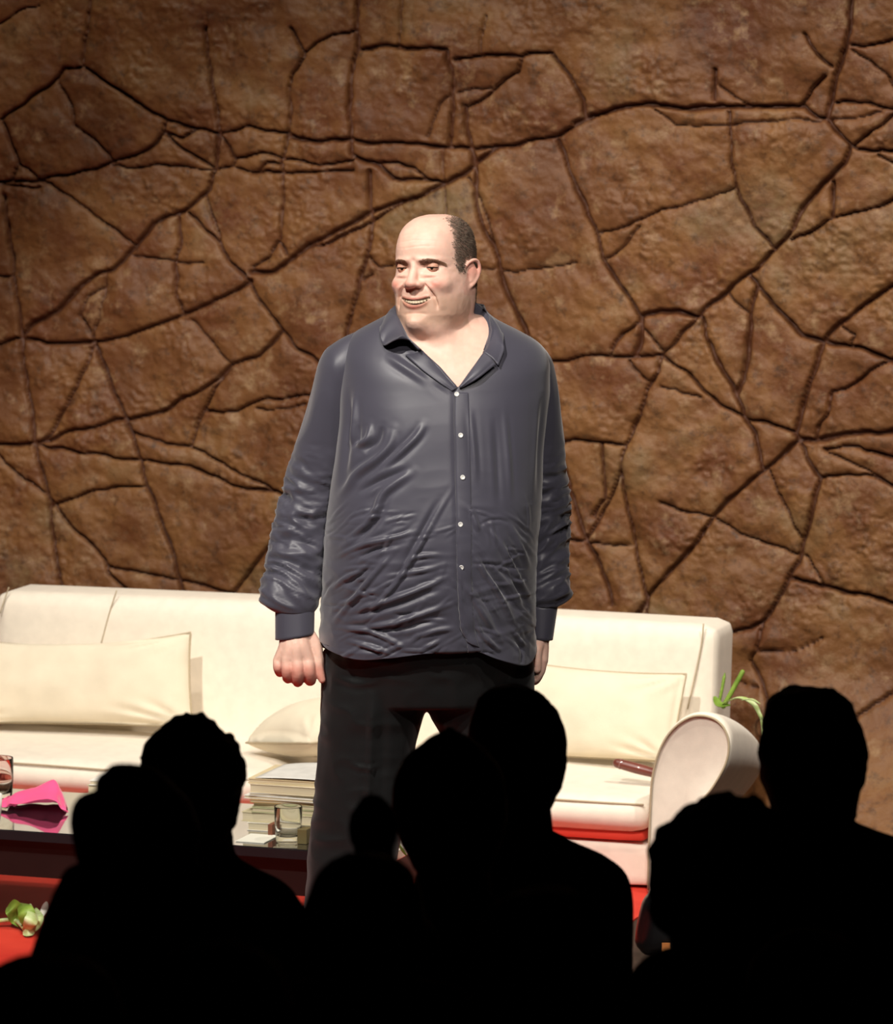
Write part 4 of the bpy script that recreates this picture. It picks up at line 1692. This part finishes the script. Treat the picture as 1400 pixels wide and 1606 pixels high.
# sleeves
def sleeve(rowsdef, yc, dep, nz=150, nc=110, wr_seed=1, amp=1.0):
    R = np.array(rowsdef, float)
    zs = np.array([at(700, p, 0)[2] for p in R[:, 0]])
    zz_ = np.linspace(zs[-1], zs[0], nz)
    o_ = np.argsort(zs)
    f = lambda q, k: resample(q, zs[o_], R[o_, k])
    rings = []
    ph_ = np.linspace(0, 2 * math.pi, nc, endpoint=False)
    for q in zz_:
        py = f(q, 0)
        yy = resample(q, zs[o_], np.array(yc)[o_])
        d_ = resample(q, zs[o_], np.array(dep)[o_])
        _, pya = proj([[0, yy, q]])
        xl_, xr_ = at(f(q, 1), pya[0], yy)[0], at(f(q, 2), pya[0], yy)[0]
        s, c_ = sel(ph_, 2.1)
        rings.append(np.column_stack([(xl_ + xr_) / 2 + (xr_ - xl_) / 2 * s, yy - d_ * c_, np.full(nc, q)]))
    V = np.vstack(rings)
    F_ = grid_faces(nz, nc, True)
    N_ = vnormals(V, F_)
    if ((V[:, 1] < yy) & (N_[:, 1] < 0)).sum() < ((V[:, 1] < yy) & (N_[:, 1] > 0)).sum():
        F_ = [q[::-1] for q in F_]
        N_ = -N_
    X_, Y_ = proj(V)
    w = np.clip((Y_ - 690) / 90, 0, 1) * np.clip((960 - Y_) / 25, 0, 1)
    tilt = (X_ - X_.mean()) * .0005 * (1 if wr_seed == 1 else -1)
    Q = V + .016 * np.column_stack([vnoise(V, 12, wr_seed), vnoise(V, 12, wr_seed + 1), vnoise(V, 12, wr_seed + 2)])
    Q[:, 2] += tilt
    r1 = 1 - np.abs(vnoise(Q * [.55, .55, 1.9], 30, wr_seed + 5)) * 2.2
    r2 = 1 - np.abs(vnoise(Q * [.6, .6, 1.8], 58, wr_seed + 6)) * 2.2
    d_ = (.0064 * r1 + .0030 * r2) * w * amp
    up_ = np.clip((780 - Y_) / 90, 0, 1) * np.clip((Y_ - 545) / 30, 0, 1)
    d_ += .0035 * (1 - np.abs(vnoise(V * [1.6, 1.2, .45], 16, wr_seed + 8)) * 2) * up_ * amp
    V = V + N_ * d_[:, None]
    m_ = len(V)
    V = np.vstack([V, V[-nc:].mean(axis=0) + [0, 0, .004]])
    b0 = (nz - 1) * nc
    F_ = F_ + [[b0 + j, b0 + (j + 1) % nc, m_] for j in range(nc)]
    return V, F_


SL = [(520, 562, 592), (528, 543, 590), (537, 527, 588), (548, 512, 584), (562, 504, 578), (585, 497, 568), (620, 488, 560), (660, 477, 555), (700, 465, 549), (740, 453, 540),
      (780, 443, 528), (820, 433, 519), (860, 425, 512), (890, 419, 507), (912, 413, 503), (930, 409, 500), (942, 411, 498), (950, 422, 496), (955, 431, 493)]
ycL = [.02, .02, .02, .02, .02, .022, .026, .03, .034, .036, .034, .026, .010, -.006, -.02, -.032, -.040, -.044, -.046]
dpL = [.016, .034, .046, .056, .064, .068, .068, .066, .064, .062, .060, .058, .055, .053, .052, .050, .046, .040, .036]
v, f = sleeve(SL, ycL, dpL)
slv = mesh('sleeve', v, f, m_shirt, shirt)
thick(slv, .0015, -1.0)
SRr = [(530, 808, 832), (538, 806, 843), (548, 802, 853), (562, 796, 862), (585, 790, 868), (620, 790, 875), (660, 792, 880), (700, 796, 883), (740, 800, 887),
       (780, 804, 890), (820, 808, 891), (860, 812, 889), (890, 814, 888), (912, 816, 890), (928, 818, 893), (940, 820, 892), (949, 824, 886), (956, 831, 876)]
ycR = [.03, .03, .03, .032, .036, .046, .058, .070, .080, .088, .092, .090, .084, .076, .068, .062, .058, .055]
dpR = [.018, .034, .046, .056, .062, .066, .066, .064, .062, .060, .058, .055, .052, .050, .050, .046, .040, .034]
v, f = sleeve(SRr, ycR, dpR, wr_seed=11)
srv = mesh('sleeve', v, f, m_shirt, shirt)
thick(srv, .0015, -1.0)


def cuff(P0, P1, w0, w1, d0, tilt, name='cuff'):
    rings = []
    ph_ = np.linspace(0, 2 * math.pi, 64, endpoint=False)
    prof = [(0, 0), (1, 0)]
    C0, C1 = np.array(P0), np.array(P1)
    for t in list(np.linspace(0, 1, 14)):
        c_ = C0 + (C1 - C0) * t
        w = w0 + (w1 - w0) * t
        s, q = sel(ph_, 2.2)
        R_ = np.column_stack([c_[0] + w * s, c_[1] - d0 * q, np.full(64, c_[2])])
        R_[:, 2] += (R_[:, 0] - c_[0]) * tilt * t
        rings.append(R_)
    inner = [np.column_stack([r.mean(axis=0)[0] + (r[:, 0] - r.mean(axis=0)[0]) * .93, r.mean(axis=0)[1] + (r[:, 1] - r.mean(axis=0)[1]) * .93, r[:, 2]]) for r in rings[::-1]]
    allr = rings + inner
    V = np.vstack(allr)
    m_ = len(allr)
    Fq = []
    for i in range(m_):
        for j in range(64):
            k = (j + 1) % 64
            i2 = (i + 1) % m_
            Fq.append([i * 64 + j, i * 64 + k, i2 * 64 + k, i2 * 64 + j])
    return V, Fq


v, f = cuff(at(462.5, 948, -.045), at(462, 998, -.058), 31 / PXM, 30.5 / PXM, .034, .16)
mesh('cuff', v, f, m_shirt, slv)
v, f = cuff(at(851, 949, .056), at(848, 1001, .046), 24 / PXM, 19 / PXM, .034, -.10)
mesh('cuff', v, f, m_shirt, srv)


# collar
def ruled(A, B_, n=60, m=12, bulge=.006, th=.0022, outward=None):
    A, B_ = catmull(A, 10), catmull(B_, 10)
    s = np.linspace(0, 1, n)
    ia = np.linspace(0, len(A) - 1, n)
    ib = np.linspace(0, len(B_) - 1, n)
    A = np.array([[np.interp(t, range(len(A)), A[:, k]) for k in range(3)] for t in ia])
    B_ = np.array([[np.interp(t, range(len(B_)), B_[:, k]) for k in range(3)] for t in ib])
    rows_ = []
    cen = np.array([at(694, 500, .02)[0], .02, 0])
    for a, b_ in zip(A, B_):
        o_ = (a + b_) / 2 - cen
        o_[2] = 0
        o_ /= np.linalg.norm(o_) + 1e-9
        for t in np.linspace(0, 1, m):
            rows_.append(a * (1 - t) + b_ * t + o_ * bulge * math.sin(math.pi * min(1, t * 1.15)) + np.array([0, 0, .3 * bulge * math.sin(math.pi * t)]))
    return np.array(rows_), grid_faces(n, m)


# placket strip with its stitched edge, buttons
dgp = bpy.context.evaluated_depsgraph_get()
from mathutils.bvhtree import BVHTree
bv = BVHTree.FromPolygons(SV.tolist(), SF)


def on_shirt(px, py, off=0.0):
    d = ray(px, py)
    d = d / np.linalg.norm(d)
    h = bv.ray_cast(Vector(CAM.tolist()), Vector(d.tolist()))
    p, n_ = np.array(h[0]), np.array(h[1])
    if n_ @ d > 0:
        n_ = -n_
    return p + n_ * off, n_


# fold line (top of the collar) from his right front, round the neck, to his left front
def os_(px, py, off):
    return on_shirt(px, py, off)[0]


K = [at(660, 548, -.130), at(650, 539, -.120), at(640, 529, -.105), at(630, 511, -.075), at(623, 490, -.030), at(630, 472, .035)] + P3([(656, 463, .085), (692, 460, .100), (716, 462, .085)]) + \
    [at(733, 468, .052), at(750, 480, .025), at(764, 498, -.010), at(769, 520, -.052), at(765, 540, -.088), os_(757, 556, .010)]
FE = [at(656, 549, -.133), at(634, 527, -.128), at(617, 534, -.130), os_(603, 546, .012), os_(598, 525, .010), at(603, 500, .025)] + P3([(648, 488, .105), (694, 486, .128), (732, 484, .112)]) + \
    [at(762, 490, .062), at(775, 504, .018), at(788, 522, -.045), at(789, 538, -.090), os_(787, 556, .014), os_(779, 577, .012)]
v, f = ruled(K, FE, 110, 12, .004)
col_ = mesh('collar', v, f, m_shirt, shirt)
thick(col_, .0022, 0)
NS = [at(664, 556, -.118), at(655, 549, -.108), at(645, 540, -.092), at(636, 524, -.060), at(630, 508, -.020), at(638, 492, .034)] + P3([(660, 482, .075), (692, 480, .088), (714, 482, .072)]) + \
    [at(729, 490, .040), at(744, 503, .012), at(756, 518, -.020), at(761, 536, -.056), at(758, 550, -.082), os_(752, 562, -.004)]
v, f = ruled(K, NS, 110, 8, -.002)
st_ = mesh('collar_stand', v, f, m_shirt, shirt)
thick(st_, .0020, 0)
lap = [[os_(719, 608, .006), os_(738, 583, .010), os_(757, 557, .012)], [os_(723, 610, .008), os_(748, 596, .016), os_(775, 576, .014)]]
v, f = ruled(lap[0], lap[1], 40, 10, .004)
lo_ = mesh('lapel', v, f, m_shirt, shirt)
thick(lo_, .0018, 0)
lap2 = [[os_(716, 609, .001), os_(700, 592, .002), os_(680, 568, .001), at(662, 549, -.124)], [os_(708, 613, .004), os_(688, 600, .006), os_(662, 580, .008), os_(636, 558, .006)]]
v, f = ruled(lap2[0], lap2[1], 40, 10, .002)
lo2 = mesh('lapel', v, f, m_shirt, shirt)
thick(lo2, .0018, 0)

e0 = [(712, 616), (711, 660), (712, 700), (713, 760), (715, 830), (716, 905), (721, 983), (731, 1006)]
e1 = [(735, 616), (737, 660), (738, 700), (739, 760), (740, 830), (740, 905), (744, 983), (752, 1016)]
A0 = catmull([(a_, b_, 0) for a_, b_ in e0], 14)
A1 = catmull([(a_, b_, 0) for a_, b_ in e1], 14)
pr = []
for a_, b_ in zip(A0, A1):
    for t in np.linspace(0, 1, 9):
        pr.append(on_shirt(a_[0] + (b_[0] - a_[0]) * t, a_[1] + (b_[1] - a_[1]) * t, .0034 - .0026 * t ** 3)[0])
plk = mesh('placket', pr, grid_faces(len(A0), 9), m_shirt, shirt)
thick(plk, .0014, 0)
for bx_, by_ in [(716, 619), (722, 683), (725, 749), (722, 822), (724, 889)]:
    p, n_ = on_shirt(bx_, by_, .0046)
    q = Vector(n_.tolist()).to_track_quat('Z', 'Y').to_matrix()
    prof = [(0, -.0012), (.0046, -.0012), (.0052, 0), (.0050, .0012), (.0040, .0013), (.0034, .0006), (0, .0006)]
    V = np.array([(r_ * math.cos(2 * math.pi * k / 24), r_ * math.sin(2 * math.pi * k / 24), z_) for r_, z_ in prof for k in range(24)])
    bo = mesh('button', V @ np.array(q).T + p, grid_faces(len(prof), 24, True), m_btn, shirt)

# ================================================================ trousers
tp = []


def leg_rings(rowsdef, yc, dep, n_=48, bot=None):
    R = np.array(rowsdef, float)
    rings = []
    C = catmull(np.column_stack([R, yc, dep]), 5)
    for py, xl, xr, yy, dd in C:
        a, b_ = at(xl, py, yy), at(xr, py, yy)
        ph_ = np.linspace(0, 2 * math.pi, n_, endpoint=False)
        s, c_ = sel(ph_, 2.15)
        crease = .006 * np.exp(-((ph_ + .0) / .10) ** 2) + .006 * np.exp(-((ph_ - 2 * math.pi) / .10) ** 2)
        q = np.column_stack([(a[0] + b_[0]) / 2 + (b_[0] - a[0]) / 2 * s, yy - (dd + crease) * c_, np.full(n_, (a[2] + b_[2]) / 2)])
        rings.append(q)
    return loft(rings[::-1])


pel = []
for py in np.linspace(960, 1095, 16):
    z = zrow(py)
    t = (py - 960) / 135
    pel.append(torso_pt(max(z, TRz[0] + .001), np.linspace(0, 2 * math.pi, 64, endpoint=False), .014 + .035 * t ** 2) * [1, 1, 0] + [0, 0, z])
tp.append(loft(pel[::-1]))
tp.append(leg_rings([(1020, 507, 690), (1110, 504, 668), (1150, 501, 657), (1200, 496, 648), (1260, 491, 640), (1320, 485, 628), (1380, 480, 618), (1480, 474, 606), (1622, 466, 600)],
                    [-.015, -.012, -.010, -.008, -.006, 0, .006, .012, .016], [.130, .122, .112, .103, .098, .096, .094, .094, .096]))
tp.append(leg_rings([(1020, 650, 835), (1110, 670, 838), (1150, 689, 840), (1200, 704, 842), (1260, 716, 845), (1320, 722, 848), (1380, 728, 850), (1480, 736, 856), (1616, 742, 866)],
                    [.0, .0, .0, .0, .0, .006, .012, .022, .03], [.130, .122, .112, .103, .098, .096, .094, .094, .096]))
TV_, TF_ = remeshed(tp, .0048, 22, .5)
TN = vnormals(TV_, TF_)
TV_ = TV_ + TN * (.0030 * fbm(TV_ * [1, 1, .4], 9, 3, 4) + .0022 * (1 - np.abs(vnoise(TV_ * [1, 1, 1.5], 18, 7)) * 2))[:, None]
TV_ = TV_ + TN * press(TV_, TN, [(5, .005, [(583, 1075), (582, 1150), (578, 1230), (570, 1330), (562, 1420)]), (7, -.004, [(600, 1090), (600, 1180), (596, 1280)]),
                                 (5, .004, [(520, 1060), (560, 1072), (600, 1068)]), (4, .003, [(545, 1195), (570, 1205), (600, 1200)])])[:, None]
TV_[:, 2] = np.maximum(TV_[:, 2], .022)
mesh('trousers', TV_, TF_, m_trou, man)
# shoes
m_shoe = mat('black_leather', lin((18, 17, 17)), 0.25, bump=.1)
for (sx0, yy, yaw_) in ((537, .016, -.30), (804, .03, .25)):
    c = at(sx0, 1610, yy)
    so_ = []
    for t in np.linspace(0, 1, 22):
        w = np.interp(t, [0, .1, .35, .6, .85, 1], [.022, .034, .036, .046, .040, .012])
        h_ = np.interp(t, [0, .1, .35, .6, .85, 1], [.050, .085, .088, .058, .040, .018])
        ph_ = np.linspace(0, 2 * math.pi, 28, endpoint=False)
        so_.append(np.column_stack([w * np.sin(ph_), np.full(28, .085 - .29 * t), np.clip(h_ / 2 + (h_ / 2 + .01) * np.cos(ph_), 0.0, 1)]))
    v, f = loft(so_)
    v = v @ np.array(Matrix.Rotation(yaw_, 3, 'Z')).T + [c[0], c[1], 0.001]
    sh = mesh('shoe', v, f, m_shoe, man)
# ================================================================ the audience, seen from behind in the dark
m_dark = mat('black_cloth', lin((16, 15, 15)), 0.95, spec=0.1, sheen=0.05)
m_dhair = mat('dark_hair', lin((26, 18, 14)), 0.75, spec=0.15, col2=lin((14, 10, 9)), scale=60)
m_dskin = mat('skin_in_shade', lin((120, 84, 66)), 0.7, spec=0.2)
m_spec = mat('thin_metal_frame', lin((190, 190, 190)), 0.2, metal=1.0)
AFL = -1.1


def prow(rows_, Y, dfac, n=40, extra=0.0, offs=0.0):
    C = catmull(np.array(rows_, float), 4)
    rings = []
    for py, xl, xr in C:
        a, b_ = at(xl, py, Y), at(xr, py, Y)
        w = (b_[0] - a[0]) / 2
        ph_ = np.linspace(0, 2 * math.pi, n, endpoint=False)
        rings.append(np.column_stack([(a[0] + b_[0]) / 2 + (w + extra) * np.sin(ph_), Y + offs - (w * dfac + extra) * np.cos(ph_), np.full(n, a[2])]))
    return loft(rings)


def spectator(label, Y, head, bodyrows, hair_n=.004, hair_sc=60, hair_from=0, skin_neck=True, extra=None, turn=0.0):
    hc = head[len(head) // 2]
    cx = at((hc[1] + hc[2]) / 2, 1300, Y)[0]
    root = thing('person', [cx, Y, AFL], label, 'person')
    wtop = (at(hc[2], hc[0], Y) - at(hc[1], hc[0], Y))[0] / 2
    ps = []
    # skull inside the hair, neck
    hz0 = at(700, head[0][0], Y)[2]
    c_ = np.array([cx, Y - .0, hz0 - .115])
    ps.append(ellipsoid(c_, (wtop * .88, wtop * 1.05, .108), 32))
    ps.append(ellipsoid(c_ + [0, .030, -.055], (wtop * .66, wtop * .8, .075), 28))
    nose_y = Y + wtop * 1.05
    ps.append(ellipsoid([cx, nose_y + .004, hz0 - .135], (.014, .022, .022), 16))
    for s in (1, -1):
        ps.append(ellipsoid([cx + s * wtop * .88, Y + .012, hz0 - .125], (.010, .018, .030), 16))
    nbz = at(700, bodyrows[0][0], Y)[2]
    nx = at((bodyrows[0][1] + bodyrows[0][2]) / 2, bodyrows[0][0], Y)[0]
    ps.append(tube([c_ + [0, .01, -.03], [(cx + nx) / 2, Y, (c_[2] + nbz) / 2], [nx, Y, nbz - .06]], [.052, .052, .062], 24))
    tz = at(700, bodyrows[-1][0], Y)[2]
    bx_ = at((bodyrows[-1][1] + bodyrows[-1][2]) / 2, bodyrows[-1][0], Y)[0]
    shw = min(.2, (at(bodyrows[-1][2], bodyrows[-1][0], Y) - at(bodyrows[-1][1], bodyrows[-1][0], Y))[0] / 2 - .07)
    hipz = AFL + .86
    ps.append(tube([[nx, Y, nbz - .04], [nx, Y, tz], [bx_, Y, tz - .15], [bx_, Y, hipz]], [.055, .08, .10, .12], 24, round_ends=True))
    for s in (1, -1):
        ps.append(tube([[nx + s * .09, Y, hipz], [nx + s * .10, Y + .01, AFL + .45], [nx + s * .11, Y, AFL + .05]], [.08, .055, .04], 16, round_ends=True))
        ps.append(tube([[nx + s * .11, Y - .03, AFL + .035], [nx + s * .12, Y + .16, AFL + .03]], [.038, .032], 12, round_ends=True))
        hx__ = nx + s * .14
        sh = [bx_ + s * (shw - .02), Y, tz - .06]
        el = [bx_ + s * (shw - .01), Y + .02, tz - .32]
        hd = [bx_ + s * .06, Y + .19, tz - .30]
        ps.append(tube([sh, el, hd], [.05, .042, .028], 16, round_ends=True))
        for k in range(4):     # fingers of hands held together in front
            b0 = np.array(hd) + [(-.008 * s), .02, .015 * (k - 1.5) + .02]
            ps.append(tube([hd, b0, b0 + [-.02 * s, .03, .035], b0 + [-.035 * s, .035, .06 + .008 * (k % 2)]], [.02, .011, .0095, .008], 8, round_ends=True))
        ps.append(tube([hd, np.array(hd) + [-.01 * s, -.005, .04], np.array(hd) + [-.02 * s, .0, .07]], [.016, .011, .009], 8, round_ends=True))
    if extra:
        ps += extra
    V, Fq = remeshed(ps, .0075, 3, .5)
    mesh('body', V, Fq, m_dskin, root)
    # hair follows the outline
    V, Fq = prow(head, Y, 1.12, 64, offs=-.006)
    # cut the face side open: push the front in
    N_ = vnormals(V, Fq)
    V = V + N_ * (hair_n * fbm(V, hair_sc, 3, int(abs(Y) * 10)))[:, None]
    V[:, 1] = np.where(V[:, 1] > Y + wtop * .55, Y + wtop * .55 + (V[:, 1] - Y - wtop * .55) * .25, V[:, 1])
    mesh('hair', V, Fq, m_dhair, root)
    # jacket
    br = list(bodyrows)
    last = br[-1]
    gap = (AFL + .80)
    jp = [prow(br, Y, .50, 48)]
    v2 = []
    a_, b_ = at(last[1], last[0], Y), at(last[2], last[0], Y)
    w = (b_[0] - a_[0]) / 2
    mx_ = (a_[0] + b_[0]) / 2
    for z_, k in zip(np.linspace(a_[2] + .03, gap, 10), np.linspace(1, 0.72, 10)):
        ph_ = np.linspace(0, 2 * math.pi, 48, endpoint=False)
        wk = min(w * k, .27)
        v2.append(np.column_stack([mx_ + wk * np.sin(ph_), Y - min(w * .5, .17) * np.cos(ph_), np.full(48, z_)]))
    jp.append(loft(v2))
    V, Fq = remeshed(jp, .011, 5, .5)
    V = V + vnormals(V, Fq) * (.004 * fbm(V, 9, 3, 4))[:, None]
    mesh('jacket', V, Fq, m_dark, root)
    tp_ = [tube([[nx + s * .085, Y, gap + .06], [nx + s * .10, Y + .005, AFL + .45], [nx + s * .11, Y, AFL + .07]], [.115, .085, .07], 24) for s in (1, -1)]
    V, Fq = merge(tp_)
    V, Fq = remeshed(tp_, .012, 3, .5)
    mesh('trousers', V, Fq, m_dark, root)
    return root


# raised hand of the spectator at the bottom centre
Yh = -3.9
xh = [tube([at(640, 1480, Yh - .1), at(590, 1400, Yh), at(585, 1325, Yh)], [.042, .032, .026], 16, round_ends=True),
      ellipsoid(at(585, 1298, Yh), (.036, .018, .040), 20)]
for k, (fx_, tp2) in enumerate([(566, 1262), (578, 1250), (592, 1251), (604, 1262)]):
    xh.append(tube([at(574 + 8 * k, 1290, Yh), at(fx_ + 1, 1272, Yh - .004), at(fx_, tp2, Yh + .010)], [.011, .0095, .0080], 10, round_ends=True))
xh.append(tube([at(600, 1312, Yh), at(612, 1298, Yh + .01), at(612, 1280, Yh + .02)], [.014, .0105, .009], 10, round_ends=True))

spectator('black silhouette of a short-haired spectator, left of the two heads before the magazine stack', -4.0,
          [(1200, 176, 212), (1203, 167, 230), (1212, 157, 250), (1226, 149, 268), (1242, 146, 284), (1251, 124, 292), (1262, 114, 300), (1285, 111, 309), (1315, 115, 314), (1345, 122, 308), (1375, 135, 290)],
          [(1346, 150, 280), (1356, 98, 318), (1376, 92, 345), (1410, 76, 372), (1445, 60, 395), (1480, 47, 410), (1540, 30, 425), (1606, 20, 430)], .002, 50)
spectator('black silhouette of a curly-haired spectator right in front of the magazine stack, head half turned', -2.5,
          [(1117, 290, 316), (1121, 284, 323), (1131, 266, 338), (1142, 253, 346), (1152, 243, 355), (1159, 236, 367), (1175, 225, 377), (1195, 220, 382), (1215, 219, 386), (1226, 220, 386), (1238, 222, 378), (1260, 228, 377), (1288, 238, 369), (1312, 250, 360)],
          [(1300, 252, 366), (1335, 250, 366), (1350, 236, 382), (1366, 205, 412), (1385, 165, 445), (1420, 136, 474), (1480, 126, 496), (1606, 120, 512)], .005, 45)
spectator('dark silhouette of a spectator with a small tuft of hair on top, below the man', -2.95,
          [(1139, 701, 709), (1147, 690, 720), (1158, 676, 738), (1174, 650, 760), (1196, 630, 779), (1222, 619, 790), (1252, 614, 795), (1285, 616, 795), (1315, 626, 788), (1345, 641, 776), (1370, 655, 764)],
          [(1366, 660, 762), (1400, 655, 768), (1418, 620, 800), (1440, 570, 850), (1480, 545, 880), (1606, 530, 890)], .0015, 60)
spectator('tall black silhouette in a jacket, standing at the centre with right shoulder against the sofa', -2.2,
          [(1076, 788, 812), (1081, 768, 836), (1094, 753, 856), (1115, 742, 872), (1142, 735, 884), (1170, 733, 890), (1198, 736, 889), (1225, 743, 882), (1252, 752, 871), (1278, 763, 857)],
          [(1262, 768, 856), (1292, 766, 854), (1308, 752, 874), (1322, 728, 900), (1338, 700, 938), (1354, 680, 968), (1376, 668, 986), (1410, 662, 992), (1480, 662, 993), (1606, 664, 990)], .003, 40)
e_root = spectator('black silhouette of a spectator with thin glasses, furthest right before the rock wall', -2.7,
          [(1076, 1258, 1280), (1081, 1228, 1306), (1092, 1209, 1324), (1114, 1198, 1340), (1145, 1192, 1352), (1180, 1189, 1359), (1212, 1191, 1358), (1242, 1201, 1350), (1272, 1210, 1342), (1300, 1220, 1336)],
          [(1270, 1225, 1334), (1292, 1222, 1340), (1302, 1214, 1370), (1314, 1196, 1408), (1334, 1168, 1446), (1370, 1148, 1462), (1440, 1140, 1476), (1606, 1140, 1480)], .004, 45)
spectator('dark silhouette of a spectator with thick curly hair in front of the right sofa arm', -3.6,
          [(1254, 1130, 1158), (1258, 1102, 1184), (1270, 1068, 1212), (1290, 1045, 1234), (1318, 1029, 1250), (1350, 1021, 1260), (1382, 1020, 1263), (1415, 1027, 1262), (1445, 1036, 1256), (1472, 1050, 1248)],
          [(1462, 1075, 1230), (1486, 1062, 1244), (1498, 1020, 1290), (1520, 990, 1330), (1560, 975, 1350), (1606, 968, 1360)], .012, 26)
spectator('unlit round head of a spectator at the bottom below the man, one hand raised', -4.35,
          [(1340, 556, 592), (1346, 530, 616), (1360, 505, 638), (1385, 487, 655), (1420, 477, 666), (1460, 476, 668), (1500, 483, 662), (1540, 500, 648)],
          [(1520, 525, 625), (1532, 500, 650), (1548, 440, 720), (1606, 385, 760)], .003, 40, extra=xh)
spectator('unlit round head at the bottom edge between the two jacketed silhouettes', -5.05,
          [(1396, 832, 874), (1401, 803, 902), (1416, 775, 930), (1442, 754, 950), (1480, 742, 963), (1520, 744, 961), (1560, 758, 948), (1600, 778, 930)],
          [(1580, 800, 900), (1600, 780, 925), (1625, 700, 1000), (1680, 660, 1040)], .003, 40)
spectator('unlit head cut by the bottom left corner of the picture', -4.7,
          [(1500, 50, 100), (1506, 20, 130), (1520, -10, 160), (1550, -34, 184), (1590, -42, 196), (1630, -36, 190)],
          [(1640, 10, 150), (1680, -20, 180), (1710, -80, 300), (1760, -120, 340)], .003, 40)
spectator('unlit head at the bottom edge under the curly-haired silhouette by the stack', -5.4,
          [(1478, 318, 358), (1484, 286, 388), (1500, 255, 420), (1532, 230, 446), (1575, 218, 456), (1630, 224, 450)],
          [(1630, 280, 395), (1670, 250, 425), (1700, 160, 520), (1750, 120, 550)], .003, 40)
spectator('unlit head in the bottom right corner in front of the figure with glasses', -4.45,
          [(1462, 1250, 1290), (1468, 1222, 1318), (1484, 1196, 1344), (1514, 1176, 1364), (1554, 1168, 1372), (1600, 1174, 1366)],
          [(1600, 1220, 1320), (1630, 1190, 1350), (1655, 1100, 1440), (1720, 1070, 1470)], .003, 40)

# glasses of the right-hand figure
gp = catmull([at(1204, 1128, -2.60), at(1197, 1138, -2.57), at(1193, 1140, -2.54)], 6)
v, f = tube(gp, .0012, 6)
gl = mesh('eyeglasses', v, f, m_spec)
rm = [at(1194, 1141, -2.54) + np.array([.010 * math.cos(a), .020 * math.sin(a) * 0 + .018 * math.cos(a) * .5, .016 * math.sin(a)]) for a in np.linspace(0, 2 * math.pi, 24, endpoint=False)]
v2, f2 = tube(rm, .0011, 6, closed=True)
bpy.data.objects.remove(gl)
root = thing('eyeglasses', at(1197, 1138, -2.57), 'thin metal glasses worn by the rightmost black silhouette', 'glasses')
mesh('temple', v, f, m_spec, root)
mesh('rim', v2, f2, m_spec, root)

# dark glossy stand-in shape at the front of the stage, partly hidden by the curly head
m_gloss = mat('black_gloss', lin((16, 17, 20)), 0.28, bump=.2, bscale=80)
c = on_z(1040, 1500, 0.0)
v, f = rbox((.066, .04, .076), .035, 10, (.006, .006, .008))
v[:, 0] *= 1 - .25 * (v[:, 2] / .05 + 1) / 2
root = thing('glossy_object', c, 'dark glossy black object on the red stage floor below the sofa arm', 'bag')
mesh('object_body', v + c + [0, 0, .0845], f, m_gloss, root)
v, f = box(-.010, .010, -.0015, .0015, -.014, .014)
mesh('tag', v + c + [.004, -.050, .030], f, mat('orange_tan', lin((206, 130, 70)), .6), root, smooth=False, label='small orange-tan patch')
